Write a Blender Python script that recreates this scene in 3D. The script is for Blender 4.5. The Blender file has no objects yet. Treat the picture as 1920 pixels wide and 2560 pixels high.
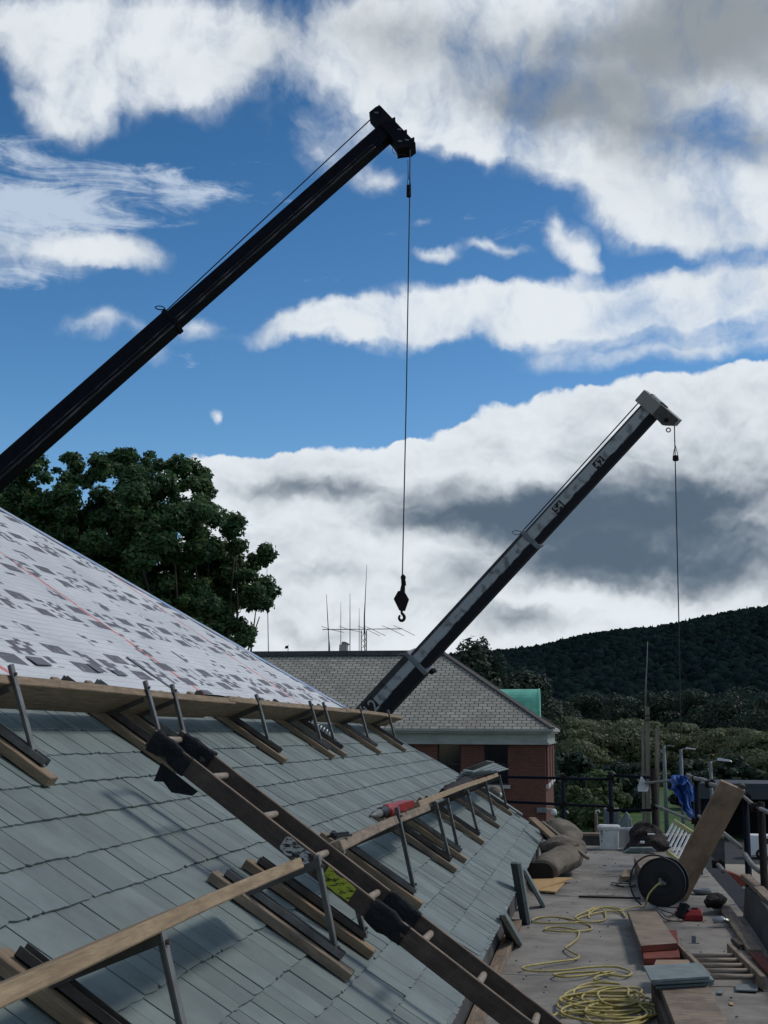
import bpy, bmesh, math, random
import numpy as np
from mathutils import Vector, Matrix
random.seed(7); rng = np.random.default_rng(7)
sc = bpy.context.scene
COL = sc.collection

# ------------------------------------------------------------------ camera
PITCH, YAW, ROLL, FPX = 0.17132, 0.15943, 0.00392, 3200.0
F_ = np.array([-math.sin(YAW)*math.cos(PITCH), math.cos(YAW)*math.cos(PITCH), math.sin(PITCH)])
R0 = np.array([math.cos(YAW), math.sin(YAW), 0.0]); U0 = np.cross(R0, F_)
R_ = R0*math.cos(ROLL)+U0*math.sin(ROLL); U_ = -R0*math.sin(ROLL)+U0*math.cos(ROLL)
cam_d = bpy.data.cameras.new("camera"); cam = bpy.data.objects.new("camera", cam_d); COL.objects.link(cam)
cam.matrix_world = Matrix(((R_[0], U_[0], -F_[0], 0), (R_[1], U_[1], -F_[1], 0), (R_[2], U_[2], -F_[2], 0), (0, 0, 0, 1)))
cam_d.sensor_fit = 'VERTICAL'; cam_d.sensor_height = 24; cam_d.lens = 24*FPX/2560
cam_d.clip_start = 0.05; cam_d.clip_end = 6000
sc.camera = cam
def ray(px, py): return F_+R_*(px-960)/FPX-U_*(py-1280)/FPX
def atY(px, py, Y): w = ray(px, py); return w*(Y/w[1])
def atX(px, py, X): w = ray(px, py); return w*(X/w[0])
def atZ(px, py, Z): w = ray(px, py); return w*(Z/w[2])
# measured roof frame: eave, run and rise of one slate course
XE, ZE, DX, DZ = -0.66106, -1.25, 0.17473, 0.11424
EXPO = math.hypot(DX, DZ); SL = np.array([-DX, 0, DZ])/EXPO; NR = np.array([DZ, 0, DX])/EXPO
DECK = -1.54; GROUND = -9.0
def onroof(px, py):
    w = ray(px, py); return w*((NR @ np.array([XE, 0, ZE]))/(NR @ w))
def rp(Y, k, h=0.0):            # point on the slate roof: distance Y, course k, height h off the plane
    return np.array([XE-DX*k, Y, ZE+DZ*k])+NR*h

# ------------------------------------------------------------------ sky
SKY_STR = 0.10
SUN_EL, SUN_AZ = math.radians(48), math.radians(62)      # azimuth from +Y towards +X
def nn(nt, t, **kw):
    n = nt.nodes.new(t)
    for k, v in kw.items():
        if hasattr(n, k): setattr(n, k, v)
    return n
world = bpy.data.worlds.new("World"); sc.world = world; world.use_nodes = True
nt = world.node_tree; nt.nodes.clear(); L = nt.links.new
def M(op, a, b=None, c=None, clamp=False):
    n = nt.nodes.new('ShaderNodeMath'); n.operation = op; n.use_clamp = clamp
    for i, v in enumerate((a, b, c)):
        if v is None: continue
        if isinstance(v, (int, float)): n.inputs[i].default_value = v
        else: L(v, n.inputs[i])
    return n.outputs[0]
def smooth(x, a, b):
    n = nt.nodes.new('ShaderNodeMapRange'); n.interpolation_type = 'SMOOTHSTEP'
    L(x, n.inputs[0]); n.inputs[1].default_value = a; n.inputs[2].default_value = b; return n.outputs[0]
def mixc(f, a, b):
    n = nt.nodes.new('ShaderNodeMix'); n.data_type = 'RGBA'
    for s, v in ((n.inputs[0], f), (n.inputs[6], a), (n.inputs[7], b)):
        if hasattr(v, 'default_value') or hasattr(v, 'is_output'): L(v, s)
        elif isinstance(v, (int, float)): s.default_value = v
        else: s.default_value = (*v, 1)
    return n.outputs[2]
tc = nt.nodes.new('ShaderNodeTexCoord'); sep = nt.nodes.new('ShaderNodeSeparateXYZ'); L(tc.outputs['Generated'], sep.inputs[0])
az = M('ARCTAN2', sep.outputs[0], sep.outputs[1]); el = M('ARCSINE', sep.outputs[2])
cmb = nt.nodes.new('ShaderNodeCombineXYZ'); L(az, cmb.inputs[0]); L(el, cmb.inputs[1])
def noise(vec, scale, detail=8, rough=.6, sx=1, sy=1, loc=(0, 0, 0), color=False, dist=0.0):
    m = nt.nodes.new('ShaderNodeMapping'); L(vec, m.inputs[0]); m.inputs['Scale'].default_value = (sx, sy, 1); m.inputs['Location'].default_value = loc
    n = nt.nodes.new('ShaderNodeTexNoise'); n.noise_dimensions = '2D'; L(m.outputs[0], n.inputs['Vector'])
    n.inputs['Scale'].default_value = scale; n.inputs['Detail'].default_value = detail; n.inputs['Roughness'].default_value = rough
    n.inputs['Distortion'].default_value = dist
    return n.outputs['Color' if color else 'Fac']
def vmath(op, a, b=None, s=None):
    n = nt.nodes.new('ShaderNodeVectorMath'); n.operation = op; L(a, n.inputs[0])
    if b is not None:
        if isinstance(b, tuple): n.inputs[1].default_value = b
        else: L(b, n.inputs[1])
    if s is not None: n.inputs['Scale'].default_value = s
    return n.outputs[0]
wn = noise(cmb.outputs[0], 9, 5, .55, color=True)
warp = vmath('ADD', cmb.outputs[0], vmath('SCALE', vmath('SUBTRACT', wn, (.5, .5, .5)), s=.042))
wn2 = noise(cmb.outputs[0], 30, 4, .6, color=True, loc=(2, 5, 0))
warp = vmath('ADD', warp, vmath('SCALE', vmath('SUBTRACT', wn2, (.5, .5, .5)), s=.012))
D2S = 1920/1659
def azel(px, py):
    w = ray(px, py); w = w/np.linalg.norm(w); return math.atan2(w[0], w[1]), math.asin(w[2])
def blob(cx, cy, rx, ry, rot=0, vec=None):
    cx, cy, rx, ry = [v*D2S for v in (cx, cy, rx, ry)]
    a, e = azel(cx, cy); a1, _ = azel(cx+rx, cy); _, e1 = azel(cx, cy-ry)
    m = nt.nodes.new('ShaderNodeMapping'); m.vector_type = 'TEXTURE'; L(vec or warp, m.inputs[0])
    m.inputs['Location'].default_value = (a, e, 0); m.inputs['Rotation'].default_value = (0, 0, math.radians(rot))
    m.inputs['Scale'].default_value = (abs(a1-a)*1.15, abs(e1-e)*1.15, 1)
    # the z of the warped vector must not matter
    g = nt.nodes.new('ShaderNodeTexGradient'); g.gradient_type = 'SPHERICAL'; L(m.outputs[0], g.inputs[0]); return g.outputs['Fac']
flat = nt.nodes.new('ShaderNodeVectorMath'); flat.operation = 'MULTIPLY'; L(warp, flat.inputs[0]); flat.inputs[1].default_value = (1, 1, 0); warp = flat.outputs[0]
def field(lst, vec=None):
    s = None
    for b in lst:
        g = blob(*b[:5], vec=vec); g = M('MULTIPLY', g, b[5]); s = g if s is None else M('ADD', s, g)
    return s
cover_soft = field([
    # upper left mass with its tail
    (60, 60, 260, 110, 0, 1.1), (320, 70, 260, 140, 0, 1.3), (200, 170, 170, 120, 0, 1.3), (150, 250, 110, 80, 0, .8), (420, 190, 110, 70, 0, .55),
    (560, 90, 220, 120, 0, .75), (620, 200, 220, 120, 0, .3), (690, 310, 110, 80, 0, .75), (810, 380, 90, 45, 0, .7),
    # upper right mass
    (900, 110, 320, 150, 0, 1.2), (1250, 110, 520, 230, 0, 1.9), (1560, 180, 420, 260, 0, 1.9), (1180, 280, 330, 120, -12, 1.2), (1450, 390, 330, 130, -15, 1.3), (1540, 280, 300, 120, 0, 1.1), (1130, 190, 260, 130, 0, .9), (820, 90, 200, 110, 0, .5),
    (860, 220, 150, 90, 0, .8), (1000, 260, 160, 80, 0, .7), (1400, 470, 170, 70, -10, .9), (1580, 490, 170, 90, -5, 1.1),
    # small ones
    (230, 545, 150, 50, -3, 1.15), (90, 545, 190, 75, 0, .5), (205, 705, 110, 36, -4, 1.0), (440, 708, 80, 36, 0, .75), (340, 750, 60, 50, 0, .45), (960, 560, 60, 20, 0, .8),
    (1080, 540, 80, 20, 0, .6), (1225, 520, 75, 45, -30, 1.15), (1265, 560, 40, 50, 0, .8), (1190, 480, 25, 40, 0, .6), (462, 905, 22, 17, 0, .85), (935, 487, 40, 16, 0, .5),
    # long streak
    (720, 705, 200, 45, 8, 1.3), (950, 690, 330, 68, 3, 1.7), (1250, 665, 420, 75, 3, 1.6), (1550, 645, 330, 80, 3, 1.4), (1450, 755, 380, 42, 0, .9), (600, 730, 70, 30, 15, .6),
    ])
cover = field([
    (600, 1045, 260, 75, 0, 1.5), (470, 1060, 130, 60, 0, 1.0), (830, 1030, 280, 85, 0, 1.7), (1010, 1010, 180, 95, 0, 1.3), (1180, 980, 220, 140, 0, 2.0), (1330, 1020, 300, 190, 0, 2.0),
    (1560, 985, 260, 185, 0, 2.0), (1640, 885, 190, 95, 0, 1.3), (1100, 1180, 700, 170, 0, 2.0), (1500, 1250, 500, 200, 0, 2.0), (760, 1300, 500, 160, 0, 1.7), (560, 1230, 180, 80, 0, .9),
    (1000, 1450, 1200, 220, 0, 1.8), (620, 1130, 160, 45, 0, -.35), (750, 1160, 130, 20, 0, .5)])
fine = noise(warp, 15, 9, .56); big = noise(warp, 5, 6, .55, loc=(3.1, 1.7, 0))
away = M('MULTIPLY', smooth(M('ABSOLUTE', M('ADD', az, .16)), .38, .75), 1.0)       # the rest of the sky, out of frame
alln = M('MULTIPLY', away, M('MULTIPLY', smooth(big, .42, .62), .9))
upn = M('MULTIPLY', smooth(el, .62, .8), M('MULTIPLY', smooth(big, .42, .62), .9))
def billow(vec, scale, loc, det=3.0):
    m = nt.nodes.new('ShaderNodeMapping'); L(vec, m.inputs[0]); m.inputs['Location'].default_value = loc; m.inputs['Scale'].default_value = (1, 1.25, 1)
    v = nt.nodes.new('ShaderNodeTexVoronoi'); v.voronoi_dimensions = '2D'; v.feature = 'F1'; v.normalize = True; L(m.outputs[0], v.inputs['Vector']); v.inputs['Scale'].default_value = scale; v.inputs['Detail'].default_value = det; v.inputs['Roughness'].default_value = .6; pass
    return M('SUBTRACT', .5, v.outputs['Distance'])
bil = billow(warp, 13, (0, 0, 0)); bil_up = billow(warp, 13, (0, .013, 0)); bilS = billow(warp, 34, (3, 1, 0), 2.0); bilS_up = billow(warp, 34, (3, 1.005, 0), 2.0)
fine2 = noise(warp, 42, 6, .6, loc=(4.4, 8.1, 0)); mid = noise(warp, 7, 5, .55, loc=(6.1, 3.3, 0))
nz = M('ADD', M('MULTIPLY', M('SUBTRACT', fine, .5), 1.5), M('ADD', M('MULTIPLY', M('SUBTRACT', fine2, .5), .5), M('MULTIPLY', M('SUBTRACT', mid, .5), .5)))
softd = M('ADD', M('ADD', M('MINIMUM', cover_soft, 1.0), M('MAXIMUM', alln, upn)), M('MULTIPLY', M('ADD', M('MULTIPLY', nz, 1.15), M('MULTIPLY', bil, .10)), M('MULTIPLY_ADD', smooth(cover_soft, .0, .5), .8, .2)))
hardd = M('ADD', M('MINIMUM', cover, 1.3), M('MULTIPLY', M('ADD', M('MULTIPLY', nz, .5), M('MULTIPLY', bil, 1.1)), smooth(cover, .02, .35)))
alpha = M('MAXIMUM', smooth(softd, .08, 1.22), smooth(hardd, .28, .60))
# streaky ice cloud at the left
cirm = noise(cmb.outputs[0], 22, 9, .68, sx=.55, sy=2.6, dist=.6)
cirfine = noise(cmb.outputs[0], 85, 3, .6, sx=.8, sy=1.6, dist=.4)
cir = field([(120, 430, 420, 90, 3, 1.0), (60, 500, 220, 110, 0, .9), (330, 380, 220, 50, 0, .45), (60, 330, 160, 50, 0, .6), (430, 410, 220, 40, -6, .5), (60, 590, 130, 30, 0, .35), (20, 690, 90, 40, 0, .3),
             (660, 470, 160, 40, 0, .15), (1000, 500, 260, 60, 0, .2)], vec=flat.outputs[0])
cira = M('MULTIPLY', smooth(M('ADD', cir, M('ADD', M('MULTIPLY', M('SUBTRACT', cirm, .5), 2.0), M('MULTIPLY', M('SUBTRACT', cirfine, .5), .5))), .30, 1.25), .72)
shade = field([
    (1250, 110, 560, 130, 0, .95), (1560, 60, 300, 180, 0, .9), (1400, 270, 330, 95, -14, .8), (1150, 215, 250, 70, -5, .55), (880, 60, 190, 90, 0, .35), (1580, 330, 160, 70, -10, .4), (330, 130, 160, 60, 0, .12),
    (1380, 1120, 330, 110, 0, 1.2), (1500, 1230, 330, 90, 0, 1.15), (1560, 1060, 220, 120, 0, .65), (1180, 1110, 200, 70, 0, .8), (1000, 1110, 250, 80, 0, 1.0), (930, 1130, 170, 60, 0, .6), (760, 1055, 260, 36, 0, .55), (590, 1060, 180, 30, 0, .35),
    (1180, 1215, 230, 70, 0, .85), (960, 1270, 110, 60, 0, .6), (1110, 1340, 160, 40, 0, .7), (700, 1250, 200, 30, 0, .2), (720, 1370, 300, 30, 0, .25), (1300, 990, 120, 50, 0, .35), (1060, 960, 60, 40, 0, .2), (900, 1330, 100, 50, 0, .4),
    (1290, 1290, 260, 25, 0, -.5), (1450, 1320, 300, 30, 0, -.35)])
shn = noise(cmb.outputs[0], 6, 7, .52, loc=(7.7, 2.2, 0)); shn2 = noise(cmb.outputs[0], 17, 6, .55, loc=(1.7, 9.2, 0))
shn3 = noise(warp, 34, 8, .65, loc=(5.7, 1.2, 0))
sh = M('ADD', M('MULTIPLY', shade, 1.5), M('ADD', M('MULTIPLY', M('SUBTRACT', shn, .5), 1.7), M('ADD', M('MULTIPLY', M('SUBTRACT', shn2, .5), .9), M('MULTIPLY', M('SUBTRACT', shn3, .5), .12))))
relief = M('ADD', M('MULTIPLY', M('SUBTRACT', bil, bil_up), 5.5), M('MULTIPLY', M('SUBTRACT', bilS, bilS_up), 3.0))
sh = M('SUBTRACT', sh, M('MULTIPLY', relief, M('MULTIPLY_ADD', smooth(hardd, .2, .7), .17, .04)))
sh = M('ADD', sh, M('MULTIPLY', smooth(hardd, .35, 1.5), .28))
sh = M('ADD', sh, M('MULTIPLY', M('MAXIMUM', away, smooth(el, .62, .8)), .15))
shr = nt.nodes.new('ShaderNodeMapRange'); shr.interpolation_type = 'SMOOTHERSTEP'; L(sh, shr.inputs[0]); shr.inputs[1].default_value = -.35; shr.inputs[2].default_value = 2.25; sh = shr.outputs[0]
skyt = nt.nodes.new('ShaderNodeTexSky'); skyt.sky_type = 'NISHITA'; skyt.sun_disc = False
skyt.sun_elevation = SUN_EL; skyt.sun_rotation = SUN_AZ; skyt.altitude = 200; skyt.air_density = 1.0; skyt.dust_density = .4; skyt.ozone_density = 2.0
hsv = nt.nodes.new('ShaderNodeHueSaturation'); hsv.inputs['Saturation'].default_value = 1.34; hsv.inputs['Value'].default_value = .88; L(skyt.outputs[0], hsv.inputs['Color'])
K = 1/SKY_STR
cloudc = mixc(sh, (.73*K, .775*K, .815*K), (.085*K, .12*K, .165*K))
warmtop = smooth(el, .30, .52)
cloudc = mixc(M('MULTIPLY', M('MULTIPLY', warmtop, sh), .75), cloudc, (.34*K, .365*K, .38*K))
deep = nt.nodes.new('ShaderNodeMapRange'); L(el, deep.inputs[0]); deep.inputs[1].default_value = .16; deep.inputs[2].default_value = .60; deep.inputs[3].default_value = 1.12; deep.inputs[4].default_value = .66; L(deep.outputs[0], hsv.inputs['Value'])
base = mixc(cira, hsv.outputs[0], (.60*K, .68*K, .78*K))
full = mixc(M('MULTIPLY', alpha, .97), base, cloudc)
full = mixc(smooth(el, -.09, -.01), (.03*K, .035*K, .035*K), full)
bg = nt.nodes.new('ShaderNodeBackground'); bg.inputs[1].default_value = SKY_STR; L(full, bg.inputs[0])
wo = nt.nodes.new('ShaderNodeOutputWorld'); L(bg.outputs[0], wo.inputs[0])
try: world.cycles.sampling_method = 'MANUAL'; world.cycles.sample_map_resolution = 256
except Exception: pass

# ------------------------------------------------------------------ sun, exposure
sd = bpy.data.lights.new("sun", 'SUN'); sd.energy = 1.5; sd.angle = math.radians(12); sd.color = (1, .94, .86)
sun = bpy.data.objects.new("sun", sd); COL.objects.link(sun)
sdir = Vector((math.sin(SUN_AZ)*math.cos(SUN_EL), math.cos(SUN_AZ)*math.cos(SUN_EL), math.sin(SUN_EL)))
sun.rotation_euler = sdir.to_track_quat('Z', 'Y').to_euler(); sun.location = (20, 10, 30)
sc.view_settings.view_transform = 'Standard'; sc.view_settings.look = 'None'; sc.view_settings.exposure = 0.12; sc.view_settings.gamma = 1

# ------------------------------------------------------------------ materials
def mat(name, c1, c2=None, rough=.8, scale=4, stretch=(1, 1, 1), bump=.15, bscale=None, metal=0, island=0.0, dirt=None, dirt_scale=1.2, dirt_amt=.5, detail=6, coord='Object', spec=.3, bdist=.01, c1pos=.35, c2pos=.68):
    m = bpy.data.materials.new(name); m.use_nodes = True; t = m.node_tree; b = t.nodes['Principled BSDF']; l = t.links.new
    b.inputs['Roughness'].default_value = rough; b.inputs['Metallic'].default_value = metal; b.inputs['Specular IOR Level'].default_value = spec
    tcn = t.nodes.new('ShaderNodeTexCoord'); mp = t.nodes.new('ShaderNodeMapping'); l(tcn.outputs[coord], mp.inputs[0]); mp.inputs['Scale'].default_value = stretch
    n = t.nodes.new('ShaderNodeTexNoise'); l(mp.outputs[0], n.inputs['Vector']); n.inputs['Scale'].default_value = scale; n.inputs['Detail'].default_value = detail; n.inputs['Roughness'].default_value = .65
    r = t.nodes.new('ShaderNodeValToRGB'); l(n.outputs['Fac'], r.inputs[0]); c2 = c2 or tuple(v*.7 for v in c1)
    r.color_ramp.elements[0].position = c1pos; r.color_ramp.elements[0].color = (*c2, 1); r.color_ramp.elements[1].position = c2pos; r.color_ramp.elements[1].color = (*c1, 1)
    out = r.outputs[0]
    if dirt:
        n2 = t.nodes.new('ShaderNodeTexNoise'); l(tcn.outputs[coord], n2.inputs['Vector']); n2.inputs['Scale'].default_value = dirt_scale; n2.inputs['Detail'].default_value = 7; n2.inputs['Roughness'].default_value = .7
        mr = t.nodes.new('ShaderNodeMapRange'); l(n2.outputs['Fac'], mr.inputs[0]); mr.inputs[1].default_value = .48; mr.inputs[2].default_value = .72; mr.inputs[4].default_value = dirt_amt
        mx = t.nodes.new('ShaderNodeMix'); mx.data_type = 'RGBA'; l(mr.outputs[0], mx.inputs[0]); l(out, mx.inputs[6]); mx.inputs[7].default_value = (*dirt, 1); out = mx.outputs[2]
    if island:
        g = t.nodes.new('ShaderNodeNewGeometry'); hs = t.nodes.new('ShaderNodeHueSaturation')
        mr = t.nodes.new('ShaderNodeMapRange'); l(g.outputs['Random Per Island'], mr.inputs[0]); mr.inputs[3].default_value = 1-island; mr.inputs[4].default_value = 1+island
        l(mr.outputs[0], hs.inputs['Value'])
        w = t.nodes.new('ShaderNodeTexWhiteNoise'); w.noise_dimensions = '1D'; l(g.outputs['Random Per Island'], w.inputs['W'])
        mr2 = t.nodes.new('ShaderNodeMapRange'); l(w.outputs['Value'], mr2.inputs[0]); mr2.inputs[3].default_value = .5-island*.12; mr2.inputs[4].default_value = .5+island*.12; l(mr2.outputs[0], hs.inputs['Hue'])
        l(out, hs.inputs['Color']); out = hs.outputs[0]
    l(out, b.inputs['Base Color'])
    if bump:
        n3 = t.nodes.new('ShaderNodeTexNoise'); l(mp.outputs[0], n3.inputs['Vector']); n3.inputs['Scale'].default_value = bscale or scale*3; n3.inputs['Detail'].default_value = 8
        bp = t.nodes.new('ShaderNodeBump'); bp.inputs['Strength'].default_value = bump; bp.inputs['Distance'].default_value = bdist; l(n3.outputs['Fac'], bp.inputs['Height']); l(bp.outputs[0], b.inputs['Normal'])
    m['_bsdf'] = 1
    return m
WOODSTR = (.6, 6, 6)
m_plank = mat('weathered_plank_wood', (.33, .245, .16), (.19, .135, .088), .85, 9, WOODSTR, .35, dirt=(.10, .075, .055), dirt_scale=5, dirt_amt=.55)
m_board = mat('grey_brown_scaffold_board', (.33, .255, .185), (.17, .13, .095), .85, 9, WOODSTR, .35, dirt=(.07, .06, .05), dirt_scale=4, dirt_amt=.7)
m_fresh = mat('fresh_lumber', (.37, .27, .165), (.21, .15, .09), .8, 9, WOODSTR, .25, dirt=(.16, .11, .07), dirt_scale=7, dirt_amt=.5)
m_ply = mat('plywood_board', (.36, .25, .165), (.25, .17, .115), .8, 3, (.8, 3, 3), .2, dirt=(.10, .075, .06), dirt_scale=3.2, dirt_amt=.7)
m_ladderw = mat('dark_stained_ladder_wood', (.085, .062, .050), (.045, .034, .028), .75, 6, WOODSTR, .3, dirt=(.15, .115, .09), dirt_scale=9, dirt_amt=.5)
m_ladderedge = mat('worn_ladder_edge', (.26, .19, .14), (.10, .07, .05), .8, 14, (.5, 4, 4), .3)
m_rung = mat('worn_rung_wood', (.36, .30, .24), (.20, .16, .12), .7, 8, WOODSTR, .2)
m_steel = mat('dull_galvanised_steel', (.22, .225, .22), (.13, .13, .125), .6, 9, (1, 1, 1), .1, metal=.2, dirt=(.11, .08, .06), dirt_scale=14, dirt_amt=.6)
m_steeld = mat('dark_weathered_steel', (.105, .095, .088), (.055, .05, .046), .65, 10, (1, 1, 1), .15, metal=.1, dirt=(.10, .07, .05), dirt_scale=12, dirt_amt=.6)
m_blue = mat('dark_blue_painted_steel', (.010, .014, .026), (.006, .008, .014), .85, 9, spec=.1)
m_pipe = mat('galvanised_scaffold_pipe', (.27, .265, .245), (.15, .145, .135), .6, 12, metal=.2, dirt=(.16, .11, .08), dirt_scale=10, dirt_amt=.5)
m_rubber = mat('black_rubber', (.016, .017, .02), (.008, .008, .01), .85, 18, bump=.8, bdist=.02)
m_slate = mat('grey_green_slate', (.180, .220, .210), (.142, .175, .167), .72, 5, (1, 1, 1), .5, bscale=26, island=.13, dirt=(.085, .082, .092), dirt_scale=1.9, dirt_amt=.42, bdist=.006, spec=.35)
m_slateblue = mat('blue_grey_slate', (.155, .16, .185), (.11, .115, .135), .75, 6, bump=.3, island=.15)
m_slateloose = mat('loose_slate_piece', (.20, .235, .23), (.13, .16, .155), .65, 9, bump=.4, island=.15)
m_slateshade = mat('shaded_slate_face', (.07, .085, .09), (.04, .05, .055), .7, 9, bump=.4)  # slate colour with the shade on leaning faces painted in
m_deck = mat('dusty_grey_roof_membrane', (.30, .28, .245), (.19, .177, .157), .9, 3.2, (1, 1, 1), .5, bscale=70, dirt=(.075, .068, .062), dirt_scale=1.0, dirt_amt=.85, bdist=.006)
m_decklight = mat('pale_roof_membrane', (.40, .37, .31), (.30, .28, .235), .9, 2.5, bump=.3, bscale=60, dirt=(.12, .11, .10), dirt_scale=2, dirt_amt=.5)
m_tar = mat('tar_seam', (.03, .028, .026), rough=.8, scale=20, bump=.5)
m_fascia = mat('grey_lead_fascia', (.11, .105, .10), (.06, .058, .056), .75, 5, bump=.4, dirt=(.035, .03, .03), dirt_scale=3, dirt_amt=.7)
m_cream = mat('painted_cornice', (.36, .385, .35), (.29, .31, .285), .6, 3, (.4, 1, 3), .1, dirt=(.15, .15, .13), dirt_scale=1.5, dirt_amt=.4)
m_winglass = mat('dark_window_glass', (.012, .014, .018), (.008, .01, .012), .12, 2, bump=0, spec=.5)
m_frame = mat('dark_window_frame', (.03, .032, .035), rough=.6, bump=0)
m_sill = mat('pale_stone_sill', (.42, .40, .36), (.32, .30, .27), .8, 6)
m_copper = mat('verdigris_copper', (.20, .58, .43), (.14, .45, .33), .45, 3, bump=.1, dirt=(.05, .22, .16), dirt_scale=2, dirt_amt=.4)
m_lead = mat('dark_grey_ridge_metal', (.085, .085, .082), (.05, .05, .05), .65, 4, bump=.2)
m_boomdark = mat('black_painted_boom', (.008, .0085, .013), (.005, .005, .008), .8, 3, (.3, 3, 3), .15, spec=.12, dirt=(.05, .042, .04), dirt_scale=3.0, dirt_amt=.3)
m_cable = mat('wire_rope', (.03, .03, .035), rough=.6, scale=30)
m_iron = mat('rusty_black_iron', (.026, .019, .018), (.012, .010, .011), .85, 8, bump=.4, spec=.12)
m_bark = mat('tree_bark', (.09, .075, .06), (.05, .04, .035), .9, 6, (1, 1, .3), .6)
m_white = mat('white_plastic', (.66, .66, .64), (.55, .55, .54), .45, 6, bump=.05, dirt=(.22, .21, .19), dirt_scale=9, dirt_amt=.45)
m_greyp = mat('grey_painted_metal', (.20, .22, .23), (.14, .155, .165), .5, 8)
m_red = mat('red_plastic', (.36, .022, .02), (.22, .014, .014), .45, 8, bump=.08, dirt=(.08, .02, .02), dirt_scale=16, dirt_amt=.4)
m_blackp = mat('black_plastic', (.018, .018, .02), rough=.5, scale=14)
m_redpaint = mat('chipped_red_paint', (.24, .055, .035), (.13, .04, .028), .8, 14, bump=.3)
m_canvas = mat('dusty_brown_canvas', (.21, .18, .142), (.12, .103, .08), .95, 4, bump=.7, bscale=16, bdist=.02, dirt=(.06, .05, .042), dirt_scale=5, dirt_amt=.6)
m_rollshade = mat('roll_opening_shade', (.02, .018, .017), rough=.95, scale=9)
m_tarp = mat('blue_tarpaulin', (.07, .18, .52), (.035, .10, .34), .45, 6, bump=.8, bscale=14, bdist=.03)
m_dkfab = mat('dark_rumpled_fabric', (.030, .022, .022), (.012, .010, .011), .8, 9, bump=1, bdist=.03, dirt=(.09, .05, .045), dirt_scale=11, dirt_amt=.5)
m_hose = mat('yellow_air_hose', (.50, .42, .15), (.36, .29, .09), .55, 30, bump=.05)
m_yrail = mat('yellow_fibreglass', (.55, .52, .24), (.42, .39, .16), .5, 9)
m_alu = mat('silver_aluminium', (.55, .57, .57), (.40, .42, .42), .4, 12, metal=.6)
m_osb = mat('strand_board', (.55, .37, .17), (.40, .25, .11), .8, 22, (1, 2, 1), .3)
m_pole = mat('grey_weathered_timber', (.26, .215, .17), (.15, .125, .10), .9, 3, WOODSTR, .4)
m_lamp = mat('grey_lamp_post', (.16, .18, .185), rough=.5, scale=6)
m_vanw = mat('white_van_paint', (.74, .75, .74), (.68, .69, .68), .35, 3, bump=0)
m_conc = mat('tan_concrete_yard', (.36, .31, .25), (.29, .25, .20), .9, .3, bump=.1, dirt=(.18, .16, .13), dirt_scale=.12, dirt_amt=.5)
m_asph = mat('dark_asphalt', (.05, .05, .05), (.035, .035, .036), .9, .5, bump=.2)
m_grass = mat('green_grass', (.055, .12, .022), (.03, .07, .015), .95, .35, bump=.5, bscale=4, dirt=(.12, .12, .03), dirt_scale=.08, dirt_amt=.5)
m_ground = mat('dark_field_ground', (.035, .055, .02), (.02, .032, .014), .95, .05, bump=0)
m_shed = mat('grey_metal_fascia', (.055, .062, .068), (.045, .05, .056), .7, 1, (1, 1, 6), .1)
m_shedd = mat('dark_shed_interior', (.018, .02, .022), rough=.9, scale=2)
def leafmat(name, c1, c2, trans=.25, isl=.45):
    m = mat(name, c1, c2, .55, .35, bump=0, island=isl, spec=.25)
    t = m.node_tree; b = t.nodes['Principled BSDF']; l = t.links.new
    col = b.inputs['Base Color'].links[0].from_socket
    tr = t.nodes.new('ShaderNodeBsdfTranslucent'); l(col, tr.inputs[0]); mx = t.nodes.new('ShaderNodeMixShader'); mx.inputs[0].default_value = trans
    l(b.outputs[0], mx.inputs[1]); l(tr.outputs[0], mx.inputs[2]); l(mx.outputs[0], t.nodes['Material Output'].inputs[0]); return m
m_leaf = leafmat('maple_leaves', (.095, .17, .06), (.042, .092, .042), .42)
m_leafol = leafmat('olive_leaves', (.15, .165, .08), (.115, .13, .068), .35, .14)
m_leafdk = leafmat('dark_green_leaves', (.036, .060, .036), (.027, .047, .030), .35, .16)
m_leafbr = leafmat('mid_green_leaves', (.095, .13, .045), (.06, .09, .035), .3, .4)
m_hill = mat('hill_forest_canopy', (.012, .022, .021), (.007, .015, .015), 1, .02, bump=0, island=.4, spec=0)

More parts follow.
